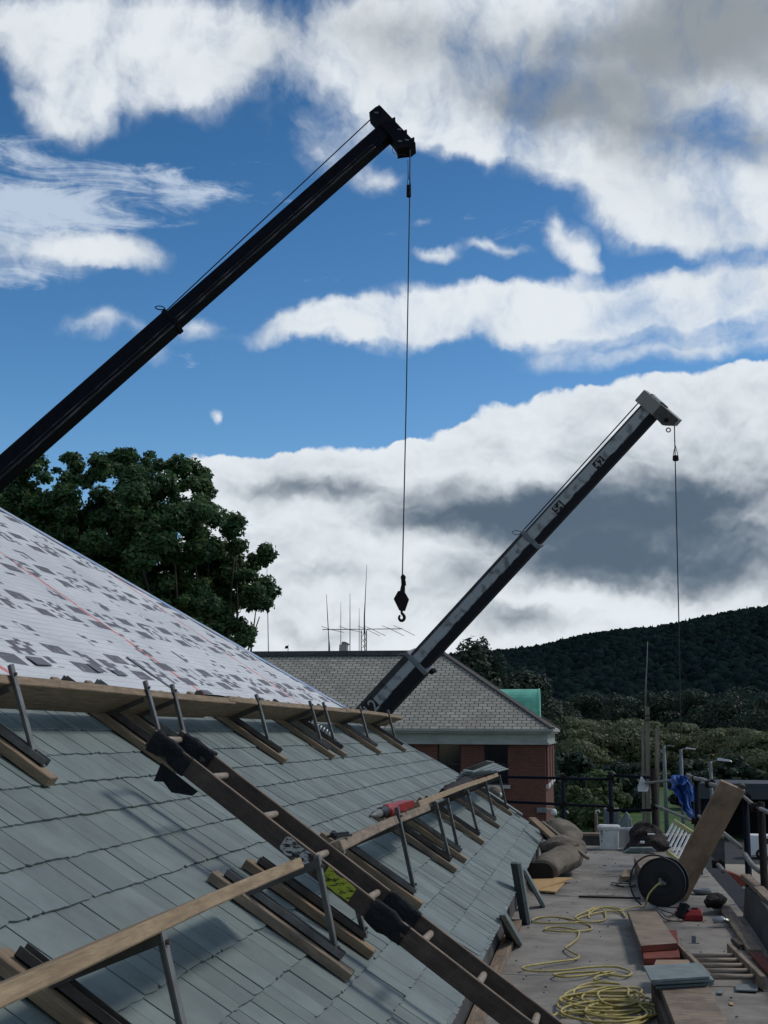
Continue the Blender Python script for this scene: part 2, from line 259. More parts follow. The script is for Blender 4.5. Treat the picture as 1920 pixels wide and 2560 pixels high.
# brick, roof of the far building, underlayment: pattern materials on UV (metres)
def brickmat(name, c1, c2, mortar, bw, bh, msize, rough, bumpd, dirt=None, dscale=.5, damt=.5, var=.5):
    m = bpy.data.materials.new(name); m.use_nodes = True; t = m.node_tree; b = t.nodes['Principled BSDF']; l = t.links.new
    b.inputs['Roughness'].default_value = rough; b.inputs['Specular IOR Level'].default_value = .25
    uv = t.nodes.new('ShaderNodeTexCoord'); wob = t.nodes.new('ShaderNodeTexNoise'); l(uv.outputs['UV'], wob.inputs['Vector']); wob.inputs['Scale'].default_value = 3; wob.inputs['Detail'].default_value = 4
    vs = t.nodes.new('ShaderNodeVectorMath'); vs.operation = 'SCALE'; l(wob.outputs['Color'], vs.inputs[0]); vs.inputs['Scale'].default_value = msize*1.5
    va = t.nodes.new('ShaderNodeVectorMath'); l(uv.outputs['UV'], va.inputs[0]); l(vs.outputs[0], va.inputs[1])
    k = t.nodes.new('ShaderNodeTexBrick'); l(va.outputs[0], k.inputs['Vector']); k.inputs['Scale'].default_value = 1
    k.inputs['Brick Width'].default_value = bw; k.inputs['Row Height'].default_value = bh; k.inputs['Mortar Size'].default_value = msize; k.inputs['Mortar Smooth'].default_value = .3; k.inputs['Bias'].default_value = 0
    k.inputs['Color1'].default_value = (*c1, 1); k.inputs['Color2'].default_value = (*c2, 1); k.inputs['Mortar'].default_value = (*mortar, 1); out = k.outputs['Color']
    n2 = t.nodes.new('ShaderNodeTexNoise'); l(uv.outputs['UV'], n2.inputs['Vector']); n2.inputs['Scale'].default_value = dscale; n2.inputs['Detail'].default_value = 9; n2.inputs['Roughness'].default_value = .7
    mr = t.nodes.new('ShaderNodeMapRange'); l(n2.outputs['Fac'], mr.inputs[0]); mr.inputs[1].default_value = .45; mr.inputs[2].default_value = .7; mr.inputs[4].default_value = damt
    mx = t.nodes.new('ShaderNodeMix'); mx.data_type = 'RGBA'; l(mr.outputs[0], mx.inputs[0]); l(out, mx.inputs[6]); mx.inputs[7].default_value = (*(dirt or mortar), 1)
    l(mx.outputs[2], b.inputs['Base Color'])
    bp = t.nodes.new('ShaderNodeBump'); bp.invert = True; bp.inputs['Strength'].default_value = .6; bp.inputs['Distance'].default_value = bumpd; l(k.outputs['Fac'], bp.inputs['Height']); l(bp.outputs[0], b.inputs['Normal'])
    return m
m_brick = brickmat('red_brick', (.165, .055, .036), (.12, .042, .030), (.13, .10, .085), .215, .075, .009, .85, .008, (.07, .03, .025), .8, .5)
m_broof = brickmat('weathered_grey_roof_slates', (.38, .365, .31), (.27, .265, .23), (.05, .048, .045), .34, .205, .020, .8, .03, (.17, .14, .125), .55, .55)
def underlaymat():
    m = bpy.data.materials.new('printed_white_underlayment'); m.use_nodes = True; t = m.node_tree; b = t.nodes['Principled BSDF']; l = t.links.new
    b.inputs['Roughness'].default_value = .55
    def MM(op, a, c=None, clamp=False):
        n = t.nodes.new('ShaderNodeMath'); n.operation = op; n.use_clamp = clamp
        for i, v in enumerate((a, c)):
            if v is None: continue
            if isinstance(v, (int, float)): n.inputs[i].default_value = v
            else: l(v, n.inputs[i])
        return n.outputs[0]
    uv = t.nodes.new('ShaderNodeTexCoord'); s = t.nodes.new('ShaderNodeSeparateXYZ'); l(uv.outputs['UV'], s.inputs[0]); u, v = s.outputs[0], s.outputs[1]
    def box(x, c, h):           # 1 inside |x-c|<h
        return MM('LESS_THAN', MM('ABSOLUTE', MM('SUBTRACT', x, c)), h)
    fu = MM('FRACT', MM('DIVIDE', MM('ADD', u, .10), 1.06)); fv = MM('FRACT', MM('DIVIDE', MM('SUBTRACT', v, 3.6), .80))      # motif cell 1.06 x 0.80 m
    fu2 = MM('FRACT', MM('ADD', fu, MM('MULTIPLY', MM('FLOOR', MM('DIVIDE', MM('SUBTRACT', v, 3.6), .80)), .19)))
    rectA = MM('MULTIPLY', box(fu2, .20, .14), box(fv, .24, .075)); rectB = MM('MULTIPLY', box(fu2, .15, .15), box(fv, .50, .075))
    # clusters of small printed glyph blocks
    vb = t.nodes.new('ShaderNodeCombineXYZ'); l(MM('FLOOR', MM('MULTIPLY', u, 12)), vb.inputs[0]); l(MM('FLOOR', MM('MULTIPLY', v, 26)), vb.inputs[1])
    wn_ = t.nodes.new('ShaderNodeTexWhiteNoise'); wn_.noise_dimensions = '2D'; l(vb.outputs[0], wn_.inputs['Vector'])
    glyph = MM('GREATER_THAN', wn_.outputs['Value'], .47)
    cl = MM('MAXIMUM', MM('MULTIPLY', box(fu2, .64, .20), box(fv, .37, .18)), MM('MULTIPLY', box(fu2, .16, .11), box(fv, .80, .10)))
    spark = MM('MULTIPLY', MM('GREATER_THAN', wn_.outputs['Value'], .985), 1.0)
    ink = MM('MAXIMUM', MM('MAXIMUM', rectA, rectB), MM('MAXIMUM', MM('MULTIPLY', cl, glyph), spark))
    ns = t.nodes.new('ShaderNodeTexNoise'); l(uv.outputs['UV'], ns.inputs['Vector']); ns.inputs['Scale'].default_value = 14; ns.inputs['Detail'].default_value = 6
    mr0 = t.nodes.new('ShaderNodeMapRange'); l(ns.outputs['Fac'], mr0.inputs[0]); mr0.inputs[1].default_value = .33; mr0.inputs[2].default_value = .45; mr0.inputs[3].default_value = .75
    ink = MM('MULTIPLY', ink, mr0.outputs[0])
    nb = t.nodes.new('ShaderNodeTexNoise'); l(uv.outputs['UV'], nb.inputs['Vector']); nb.inputs['Scale'].default_value = 1.3; nb.inputs['Detail'].default_value = 6
    cr = t.nodes.new('ShaderNodeValToRGB'); l(nb.outputs['Fac'], cr.inputs[0]); cr.color_ramp.elements[0].position = .3; cr.color_ramp.elements[0].color = (.52, .53, .54, 1); cr.color_ramp.elements[1].position = .7; cr.color_ramp.elements[1].color = (.66, .67, .67, 1)
    def mix(f, a, c):
        n = t.nodes.new('ShaderNodeMix'); n.data_type = 'RGBA'; l(f, n.inputs[0]); l(a, n.inputs[6]); n.inputs[7].default_value = (*c, 1); return n.outputs[2]
    # snapped red lines every roll width, blue chalk along the hip is separate
    nr = t.nodes.new('ShaderNodeTexNoise'); l(uv.outputs['UV'], nr.inputs['Vector']); nr.inputs['Scale'].default_value = 6; nr.inputs['Detail'].default_value = 4
    ru = MM('ADD', MM('SUBTRACT', u, 9.80), MM('MULTIPLY', MM('SUBTRACT', nr.outputs['Fac'], .5), .07)); fr = MM('ABSOLUTE', MM('SUBTRACT', MM('FRACT', MM('ADD', MM('DIVIDE', ru, 3.45), .5)), .5))
    red = MM('MULTIPLY', MM('LESS_THAN', fr, .010), MM('GREATER_THAN', nr.outputs['Fac'], .38))
    row = MM('ABSOLUTE', MM('SUBTRACT', MM('FRACT', MM('MULTIPLY', MM('ADD', v, MM('MULTIPLY', MM('SUBTRACT', nr.outputs['Fac'], .5), .03)), 14)), .5))
    lines = MM('MULTIPLY', MM('GREATER_THAN', row, .44), .34)
    o = mix(lines, cr.outputs[0], (.20, .20, .23)); o = mix(MM('MULTIPLY', red, .8), o, (.62, .10, .07)); o = mix(MM('MULTIPLY', ink, .95), o, (.075, .07, .08))
    l(o, b.inputs['Base Color'])
    n3 = t.nodes.new('ShaderNodeTexNoise'); mp = t.nodes.new('ShaderNodeMapping'); mp.inputs['Scale'].default_value = (1.2, 5, 1); l(uv.outputs['UV'], mp.inputs[0]); l(mp.outputs[0], n3.inputs['Vector']); n3.inputs['Scale'].default_value = 5; n3.inputs['Detail'].default_value = 5
    bp = t.nodes.new('ShaderNodeBump'); bp.inputs['Strength'].default_value = .5; bp.inputs['Distance'].default_value = .03; l(MM('ADD', n3.outputs['Fac'], MM('MULTIPLY', lines, -1.0)), bp.inputs['Height']); l(bp.outputs[0], b.inputs['Normal'])
    return m
m_under = underlaymat()
m_bluechalk = mat('blue_printed_edge', (.22, .33, .52), (.42, .45, .52), .6, 3, (1, 1, 1), 0, c1pos=.42, c2pos=.58)

# ------------------------------------------------------------------ mesh helpers
def link(name, me, m, parent=None, loc=None):
    o = bpy.data.objects.new(name, me); COL.objects.link(o)
    if m is not None and not me.materials: me.materials.append(m)
    if parent is not None:
        o.parent = parent; o.matrix_parent_inverse = parent_inv(parent)
    return o
def parent_inv(p):
    mt = Matrix.Identity(4); q = p
    chain = []
    while q is not None: chain.append(q); q = q.parent
    mt = Matrix.Identity(4)
    for q in reversed(chain): mt = mt @ q.matrix_parent_inverse @ q.matrix_basis
    return mt.inverted()
def empty(name, loc, label, cat, group=None):
    o = bpy.data.objects.new(name, None); COL.objects.link(o); o.location = Vector([float(v) for v in loc]); o.empty_display_size = .1
    tag(o, label, cat, group); return o
def tag(o, label=None, cat=None, group=None, kind=None):
    if label: o['label'] = label
    if cat: o['category'] = cat
    if group: o['group'] = group
    if kind: o['kind'] = kind
    return o
def mesh(name, vs, fs, m, parent=None, uvs=None, smoothf=False):
    me = bpy.data.meshes.new(name); me.from_pydata([tuple(map(float, v)) for v in vs], [], [tuple(f) for f in fs]); me.update()
    if uvs is not None:
        ul = me.uv_layers.new(name='UVMap'); idx = np.empty(len(me.loops), dtype=np.int64); me.loops.foreach_get('vertex_index', idx)
        ul.data.foreach_set('uv', np.asarray(uvs, dtype=np.float32)[idx].ravel())
    if smoothf: me.polygons.foreach_set('use_smooth', [True]*len(me.polygons))
    return link(name, me, m, parent)
def npmesh(name, V, Fq, m, parent=None):
    """fast mesh from arrays: V (n,3), Fq (m,k)"""
    me = bpy.data.meshes.new(name); V = np.asarray(V, np.float32); Fq = np.asarray(Fq, np.int32); k = Fq.shape[1]
    me.vertices.add(len(V)); me.vertices.foreach_set('co', V.ravel()); me.loops.add(Fq.size); me.loops.foreach_set('vertex_index', Fq.ravel())
    me.polygons.add(len(Fq)); me.polygons.foreach_set('loop_start', np.arange(len(Fq), dtype=np.int32)*k)
    me.update(calc_edges=True); me.validate()
    return link(name, me, m, parent)
CF = [(0, 1, 2, 3), (4, 7, 6, 5), (0, 4, 5, 1), (1, 5, 6, 2), (2, 6, 7, 3), (3, 7, 4, 0)]
class MB:
    def __init__(s): s.v = []; s.f = []
    def add(s, vs, fs): o = len(s.v); s.v += [np.asarray(v, float) for v in vs]; s.f += [tuple(i+o for i in f) for f in fs]; return s
    def box(s, a, b):
        x0, y0, z0 = a; x1, y1, z1 = b
        return s.add([(x0, y0, z0), (x0, y1, z0), (x1, y1, z0), (x1, y0, z0), (x0, y0, z1), (x0, y1, z1), (x1, y1, z1), (x1, y0, z1)], CF)
    def beam(s, p0, p1, w, h, up=(0, 0, 1)):
        X, Y, Z, Lg = frame(p0, p1, up); p0 = np.asarray(p0, float); p1 = np.asarray(p1, float)
        q = []
        for z in (-h/2, h/2):
            for (p, y) in ((p0, -w/2), (p0, w/2), (p1, w/2), (p1, -w/2)): q.append(p+Y*y+Z*z)
        return s.add(q, CF)
    def tube(s, pts, r, n=8, cap=True, close=False):
        pts = [np.asarray(p, float) for p in pts]; N = len(pts); rs = r if hasattr(r, '__len__') else [r]*N
        base = len(s.v); prev = None
        for i, p in enumerate(pts):
            a = pts[(i-1) % N] if (i or close) else p; b = pts[(i+1) % N] if (i < N-1 or close) else p
            t = b-a; t = t/(np.linalg.norm(t)+1e-12)
            if prev is None:
                u = np.cross(t, (0, 0, 1.0)); u = u if np.linalg.norm(u) > .05 else np.cross(t, (0, 1.0, 0))
            else: u = prev-t*(prev@t)
            u = u/np.linalg.norm(u); prev = u; w = np.cross(t, u)
            for j in range(n):
                an = 2*math.pi*j/n; s.v.append(p+(u*math.cos(an)+w*math.sin(an))*rs[i])
        for i in range(N if close else N-1):
            for j in range(n):
                a = base+i*n+j; b = base+i*n+(j+1) % n; i2 = (i+1) % N; c = base+i2*n+(j+1) % n; d = base+i2*n+j; s.f.append((a, b, c, d))
        if cap and not close: s.f.append(tuple(base+j for j in reversed(range(n)))); s.f.append(tuple(base+(N-1)*n+j for j in range(n)))
        return s
    def prism(s, poly, off):
        """poly: list of 3d points, extruded by off"""
        n = len(poly); poly = [np.asarray(p, float) for p in poly]; off = np.asarray(off, float); o = len(s.v)
        s.v += poly+[p+off for p in poly]; s.f.append(tuple(o+i for i in range(n))); s.f.append(tuple(o+n+i for i in reversed(range(n))))
        for i in range(n): j = (i+1) % n; s.f.append((o+j, o+i, o+n+i, o+n+j))
        return s
    def build(s, name, m, parent=None, smoothf=False, bev=0, fix=True):
        me = bpy.data.meshes.new(name); me.from_pydata([tuple(map(float, v)) for v in s.v], [], s.f)
        if fix or bev:
            bm = bmesh.new(); bm.from_mesh(me)
            if bev: bmesh.ops.bevel(bm, geom=list(bm.edges), offset=bev, segments=1, affect='EDGES')
            bmesh.ops.recalc_face_normals(bm, faces=bm.faces); bm.to_mesh(me); bm.free()
        if smoothf: me.polygons.foreach_set('use_smooth', [True]*len(me.polygons))
        me.update(); return link(name, me, m, parent)
def frame(p0, p1, up):
    p0 = np.asarray(p0, float); p1 = np.asarray(p1, float); X = p1-p0; Lg = np.linalg.norm(X); X = X/Lg
    Z = np.asarray(up, float); Z = Z-X*(Z@X)
    if np.linalg.norm(Z) < 1e-6: Z = np.array([0, 1.0, 0])-X*X[1]
    Z = Z/np.linalg.norm(Z); Y = np.cross(Z, X); return X, Y, Z, Lg
def beam(name, p0, p1, w, h, m, parent=None, up=(0, 0, 1), bev=.003, warp_=0.0, mb=None):
    """box in its own local frame (X along length) so the grain runs lengthwise"""
    X, Y, Z, Lg = frame(p0, p1, up); n = max(1, int(Lg/.25)) if warp_ else 1
    vs = []; fs = []
    ph = random.random()*6
    for i in range(n+1):
        x = Lg*(i/n-.5); dz = warp_*math.sin(ph+3.1*i/n*2)*(1 if n > 1 else 0); dy = warp_*.5*math.cos(ph+4.3*i/n)
        for (y, z) in ((-w/2, -h/2), (w/2, -h/2), (w/2, h/2), (-w/2, h/2)): vs.append((x, y+dy, z+dz))
    for i in range(n):
        for j in range(4): a = i*4+j; b = i*4+(j+1) % 4; fs.append((a, b, b+4, a+4))
    fs.append((3, 2, 1, 0)); e = n*4; fs.append((e, e+1, e+2, e+3))
    me = bpy.data.meshes.new(name); me.from_pydata(vs, [], fs); bm = bmesh.new(); bm.from_mesh(me)
    if bev: bmesh.ops.bevel(bm, geom=[ed for ed in bm.edges if ed.is_manifold and ed.calc_face_angle(0) > .5], offset=bev, segments=1, affect='EDGES')
    bmesh.ops.recalc_face_normals(bm, faces=bm.faces); bm.to_mesh(me); bm.free(); me.update()
    o = bpy.data.objects.new(name, me); COL.objects.link(o); me.materials.append(m)
    c = (np.asarray(p0, float)+np.asarray(p1, float))/2
    o.matrix_basis = Matrix(((X[0], Y[0], Z[0], c[0]), (X[1], Y[1], Z[1], c[1]), (X[2], Y[2], Z[2], c[2]), (0, 0, 0, 1)))
    if parent is not None: o.parent = parent; o.matrix_parent_inverse = parent_inv(parent)
    return o
def pipe(name, pts, r, m, parent=None, n=8, close=False): return MB().tube(pts, r, n, close=close).build(name, m, parent, smoothf=True)
def spline(pts, per=6, close=False):
    P = [np.asarray(p, float) for p in pts]; out = []; N = len(P)
    for i in range(N if close else N-1):
        p0 = P[(i-1) % N] if (i or close) else P[0]; p1 = P[i]; p2 = P[(i+1) % N]; p3 = P[(i+2) % N] if (i+2 < N or close) else P[-1]
        for k in range(per):
            t = k/per; out.append(.5*((2*p1)+(-p0+p2)*t+(2*p0-5*p1+4*p2-p3)*t*t+(-p0+3*p1-3*p2+p3)*t**3))
    if not close: out.append(P[-1])
    return out
def lathe(name, prof, c, m, parent=None, n=24, axis='Z', smoothf=True):
    vs = []; fs = []; c = np.asarray(c, float)
    for (r, z) in prof:
        for j in range(n):
            a = 2*math.pi*j/n; q = (r*math.cos(a), r*math.sin(a), z)
            if axis == 'Y': q = (q[0], q[2], q[1])
            if axis == 'X': q = (q[2], q[0], q[1])
            vs.append(c+np.array(q))
    for i in range(len(prof)-1):
        for j in range(n): a = i*n+j; b = i*n+(j+1) % n; fs.append((a, b, b+n, a+n))
    fs.append(tuple(reversed(range(n)))); fs.append(tuple((len(prof)-1)*n+j for j in range(n)))
    mb = MB(); mb.add(vs, fs); return mb.build(name, m, parent, smoothf=smoothf)
def hash3(P, s):
    return np.sin(P@np.array([12.9898, 78.233, 37.719])*s)
def lump(P, f, seed=0):     # cheap smooth 3D noise, about -1..1
    P = np.asarray(P)*f+seed*1.7
    return (np.sin(P[:, 0]*1.0+1.3*np.sin(P[:, 1]*.9))+np.sin(P[:, 1]*1.1+1.7*np.sin(P[:, 2]*.8))+np.sin(P[:, 2]*1.2+1.1*np.sin(P[:, 0]*1.3)))/3

# ------------------------------------------------------------------ terrain, hill, far ground
def gz(px, py): return atZ(px, py, GROUND)
g = mesh('ground', [(-1500, -300, GROUND), (2500, -300, GROUND), (2500, 4000, GROUND), (-1500, 4000, GROUND)], [(0, 1, 2, 3)], m_ground); tag(g, kind='structure')
g = mesh('lawn', [(-30, 70, GROUND+.004), (60, 118, GROUND+.004), (90, 235, GROUND+.004), (-40, 235, GROUND+.004)], [(0, 1, 2, 3)], m_grass); tag(g, kind='structure')
g = mesh('yard_pavement', [(3, 8, GROUND+.008), (60, 8, GROUND+.008), (70, 96, GROUND+.008), (4, 96, GROUND+.008)], [(0, 1, 2, 3)], m_conc); tag(g, kind='structure')
g = mesh('parking_road', [(4, 96.2, GROUND+.01), (70, 96.2, GROUND+.01), (75, 117, GROUND+.01), (6, 117, GROUND+.01)], [(0, 1, 2, 3)], m_asph); tag(g, kind='structure')
ridge = [(600, 1700), (900, 1650), (1100, 1632), (1250, 1622), (1290, 1617), (1340, 1611), (1400, 1598), (1440, 1587), (1530, 1571), (1640, 1563), (1700, 1553), (1740, 1542), (1800, 1530), (1850, 1521), (1920, 1512), (2100, 1490), (2500, 1470), (3200, 1500)]
RY = 900.0
rpts = [atY(px, py, RY) for px, py in ridge]; rx = np.array([p[0] for p in rpts]); rz = np.array([p[2] for p in rpts])-7
def hillz(x, y):
    top = np.interp(x*RY/np.maximum(y, 300), rx, rz)+0*x
    t = np.clip((y-300)/(RY-300), 0, 1); t = t*t*(3-2*t)*.55+t*.45
    back = np.clip((y-RY)/900, 0, 1)
    return (GROUND-.5)+(top-GROUND)*t*(1-back*.4)
gx = np.linspace(-380, 900, 90); gy = np.concatenate([np.linspace(300, 900, 50), np.linspace(930, 1700, 12)])
XX, YY = np.meshgrid(gx, gy); ZZ = hillz(XX, YY); V = np.stack([XX, YY, ZZ], -1).reshape(-1, 3)
nx = len(gx); idx = np.arange(len(V)).reshape(len(gy), nx); Fq = np.stack([idx[:-1, :-1], idx[:-1, 1:], idx[1:, 1:], idx[1:, :-1]], -1).reshape(-1, 4)
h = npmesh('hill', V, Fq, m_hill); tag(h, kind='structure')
# forest canopy on the hill: thousands of small rough crowns, nobody could count them
def crown_proto(sub=1, seed=0, conifer=False):
    bm = bmesh.new(); bmesh.ops.create_icosphere(bm, subdivisions=sub, radius=1); P = np.array([v.co[:] for v in bm.verts]); Fc = np.array([[v.index for v in f.verts] for f in bm.faces]); bm.free()
    if conifer: s = 1-.75*np.clip((P[:, 2]+.6)/1.6, 0, 1); P = P*np.stack([s*.7, s*.7, np.full(len(P), 1.35)], -1)
    d = 1+.28*lump(P, 3.2, seed)+.22*lump(P, 9, seed+3); return P*d[:, None], Fc
protos = [crown_proto(2, s) for s in range(3)]+[crown_proto(1, 5, True), crown_proto(1, 6, True)]
Vs = []; Fs = []; off = 0
N = 20000
ys = RY-(RY-310)*rng.random(N)**1.25; us = rng.uniform(1040, 2150, N)
w0 = np.array([ray(u, 1700) for u in us]); xs = w0[:, 0]/w0[:, 1]*ys; zs = hillz(xs, ys)
for i in range(N):
    c = 3 if rng.random() < .16 else 0
    P, Fc = protos[c+int(rng.integers(0, 2))] if c else protos[int(rng.integers(0, 3))]
    s = rng.uniform(1.6, 3.5)*(.75 if ys[i] < 420 else 1); a = rng.uniform(0, 6.28); ca, sa = math.cos(a), math.sin(a)
    Q = P*np.array([s, s, s*rng.uniform(.8, 1.3)]); Q = np.stack([Q[:, 0]*ca-Q[:, 1]*sa, Q[:, 0]*sa+Q[:, 1]*ca, Q[:, 2]], -1)+np.array([xs[i], ys[i], zs[i]+s*.7])
    Vs.append(Q); Fs.append(Fc+off); off += len(Q)
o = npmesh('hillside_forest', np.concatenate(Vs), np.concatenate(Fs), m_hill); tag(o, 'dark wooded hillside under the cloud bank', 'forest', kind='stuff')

# ------------------------------------------------------------------ trees
def leafcloud(centers, radii, n, size, flat_=.5, shell=.5, outw=.6):
    """rhombic leaves scattered in ellipsoid clumps -> V,F"""
    centers = np.asarray(centers, float); radii = np.asarray(radii, float)
    if radii.ndim == 1: radii = np.stack([radii]*3, -1)
    vol = radii.prod(1)**(2/3); pick = rng.choice(len(centers), n, p=vol/vol.sum())
    d = rng.normal(size=(n, 3)); d /= np.linalg.norm(d, axis=1)[:, None]
    rr = shell+(1-shell)*rng.random(n)**.5; rr *= rng.uniform(.8, 1.12, n)
    C = centers[pick]+d*radii[pick]*rr[:, None]
    nrm = d*outw+rng.normal(size=(n, 3))*.6+np.array([0, 0, flat_]); nrm /= np.linalg.norm(nrm, axis=1)[:, None]
    t = np.cross(nrm, rng.normal(size=(n, 3))); t /= np.linalg.norm(t, axis=1)[:, None]; b = np.cross(nrm, t)
    s = size*rng.uniform(.6, 1.35, n)[:, None]
    V = np.stack([C-t*s*.55, C+b*s*.38-nrm*s*.1, C+t*s*.6, C-b*s*.38-nrm*s*.1], 1).reshape(-1, 3)
    return V, np.arange(4*n).reshape(-1, 4)
def limbs(mb, base, tips, r0, rt=.03, n=7):
    for tp in tips:
        tp = np.asarray(tp, float); mid = base*.5+tp*.5+np.array([rng.normal()*.2, rng.normal()*.2, -.25*np.linalg.norm(tp-base)*.3]); pts = spline([base, mid, tp], 4)
        mb.tube(pts, [r0*(1-i/(len(pts)-1))+rt for i in range(len(pts))], n)
    return mb
# big maple behind the new roof
TY = 31.0
lob = [(20, 1300, 110), (-60, 1260, 120), (-120, 1380, 130), (110, 1225, 85), (60, 1180, 50), (200, 1330, 110), (190, 1185, 52), (180, 1150, 30), (290, 1250, 110), (315, 1150, 52), (300, 1135, 30), (240, 1190, 40), (390, 1225, 85), (375, 1160, 45), (310, 1370, 120), (420, 1350, 110),
       (450, 1195, 52), (447, 1160, 32), (480, 1290, 80), (500, 1230, 38), (507, 1200, 25), (440, 1450, 110), (535, 1390, 75), (585, 1340, 45), (590, 1310, 26), (550, 1480, 75), (615, 1450, 50), (650, 1400, 32), (660, 1385, 18),
       (640, 1510, 48), (590, 1545, 55), (618, 1590, 38), (240, 1420, 70), (350, 1500, 90), (120, 1340, 90), (655, 1480, 28), (470, 1560, 90), (60, 1400, 90), (545, 1600, 60), (150, 1290, 60), (360, 1290, 70), (300, 1450, 90), (400, 1510, 90), (500, 1560, 80), (540, 1620, 60), (200, 1400, 90), (90, 1330, 110), (30, 1380, 100), (-20, 1300, 100), (330, 1480, 80), (470, 1500, 80)]
cen = []; rad = []
for px, py, r in lob:
    Y = TY+rng.uniform(-1.5, 1.5); R = r/FPX*Y
    m0 = max(5, int(17*(R/.9)**1.7))
    for _ in range(m0):
        d = rng.normal(size=3); d /= np.linalg.norm(d); q = atY(px, py, Y)+d*R*np.array([.86, 1.5, .86])*rng.uniform(.3, 1.12); cen.append(q); rad.append(rng.uniform(.16, .40)*min(1, .45+R*.65))
cen = np.array(cen); rad = np.array(rad)
tr = empty('maple_tree', (cen[:, 0].mean(), TY, GROUND), 'big broad dark green maple rising behind the white underlayment', 'tree')
Vv, Ff = leafcloud(cen, np.stack([rad*1.15, rad*1.15, rad*.85], -1), 190000, .105, flat_=.6, shell=.25, outw=1.0)
npmesh('crown', Vv, Ff, m_leaf, tr)
mb = MB(); tb = np.array([-9.3, TY, GROUND]); tt = np.array([-9.0, TY, -1.0]); mb.tube(spline([tb, (tb+tt)/2+np.array([.2, 0, 0]), tt], 5), [.55-.2*i/10 for i in range(11)], 10)
limbs(mb, tt, [cen[i]*.92+tt*.08 for i in rng.choice(len(cen), 46, replace=False)], .06, .012); mb.build('trunk', m_bark, tr, smoothf=True)

def tree_proto(seed, nl, ls, ht=1.0, wide=.42, low=.15):
    r = np.random.default_rng(seed); c = []; ra = []
    for i in range(60):
        zz = r.uniform(low, .95); w_ = wide*math.sin(math.pi*min(1, (zz-low*.5)/(1.0-low*.5)))**.6; a = r.uniform(0, 6.28); q = r.random()**.5
        c.append((w_*q*math.cos(a), w_*q*math.sin(a), zz)); ra.append(r.uniform(.07, .19)*(1.2-zz*.4))
    return c, ra
def plain_tree(name, label, cat, px, top, Y, width_px, mtl, trunk=True, group=None, nl=2600, seed=0, zb=GROUND, low=.15, ls=None, cache={}):
    T = atY(px, top, Y); H = T[2]-zb; x0 = T[0]; wide = width_px/FPX*Y/2
    t = empty(name, (x0, Y, zb), label, cat, group)
    c, ra = tree_proto(seed, nl, .1, low=low); c = np.array(c)*np.array([wide/.42, wide/.42, H*1.0]); ra = np.array(ra); rad = np.stack([ra*wide/.42, ra*wide/.42, ra*H*.75], -1)
    c[:, 2] = np.minimum(c[:, 2], H-rad[:, 2]*.9)
    V, Fc = leafcloud(c, rad, nl, ls or Y/FPX*7, flat_=.5, shell=.8, outw=1.6); V += np.array([x0, Y, zb])
    npmesh('crown', V, Fc, mtl, t)
    mb = MB(); b0 = np.array([x0, Y, zb-.2]); b1 = np.array([x0+.02*H, Y, zb+H*.45]); mb.tube([b0, (b0+b1)/2, b1], [H*.022, H*.018, H*.012], 7)
    limbs(mb, b1, [np.array([x0, Y, zb])+c[i]*.85 for i in range(0, 24, 4)], H*.010, H*.002, 5); mb.build('trunk', m_bark, t, smoothf=True)
    return t
plain_tree('broadleaf_tree', 'leafy green tree standing right behind the far roof ridge, in front of the hill', 'tree', 1190, 1596, 85, 215, m_leafdk, nl=16000, seed=11, low=.25, ls=.30)
plain_tree('broadleaf_tree', 'lower rounded green tree right of the ridge tree, above the green copper dormer', 'tree', 1292, 1668, 92, 200, m_leafdk, nl=16000, seed=12, low=.25, ls=.30)
ol = [(1400, 1790, 226, 170), (1462, 1800, 240, 150), (1525, 1806, 232, 165), (1592, 1797, 236, 150), (1665, 1806, 246, 150), (1738, 1808, 250, 160), (1820, 1818, 240, 170), (1905, 1830, 230, 170), (2010, 1820, 235, 190)]
words = ['against the brick building corner', 'second from the brick building', 'third from the brick building', 'behind the tied standing timbers', 'just right of the standing timbers', 'behind the tallest street lamps', 'above the blue tarpaulin', 'at the right edge above the dark shed', 'beyond the right edge']
for i, (px, top, Y, w) in enumerate(ol):
    plain_tree('olive_tree', 'olive green bushy tree in the valley row, '+words[i], 'tree', px, top, Y, w*1.25, m_leafol, group='olive green trees across the valley', nl=15000, seed=20+i, low=.08)
dk = [(1395, 1745, 330, 150), (1480, 1733, 350, 150), (1570, 1735, 345, 160), (1655, 1728, 350, 150), (1740, 1722, 340, 170), (1840, 1716, 330, 170), (1935, 1730, 310, 170)]
wd = ['behind the copper dormer side', 'second in the dark row', 'left of the whip antenna', 'right of the whip antenna', 'right of the long crane rope', 'second from the right edge', 'tallest at the right edge']
for i, (px, top, Y, w) in enumerate(dk):
    plain_tree('dark_tree', 'dark green tree at the foot of the hill, '+wd[i], 'tree', px, top, Y, w*1.25, m_leafdk, group='dark trees at the foot of the hill', nl=9000, seed=40+i, low=.05, zb=GROUND-1)
nr_ = [(1428, 1880, 150, 120), (1496, 1925, 140, 110), (1560, 1900, 158, 110), (1440, 1965, 118, 90), (1500, 1990, 112, 80), (1730, 1900, 165, 120), (1830, 1890, 172, 130)]
wr = ['close behind the brick building corner', 'behind the guard rail, left of the tall post', 'left of the standing timbers', 'low, beside the security camera', 'low, at the edge of the lawn', 'behind the blue tarpaulin', 'behind the dark shed roof']
for i, (px, top, Y, w) in enumerate(nr_):
    plain_tree('shrubby_tree', 'shrubby green tree '+wr[i], 'tree', px, top, Y, w, m_leafbr if i in (1, 3, 4) else m_leafdk, group='shrubby trees beside the lawn', nl=9000, seed=60+i, low=.03, ls=Y/FPX*11)

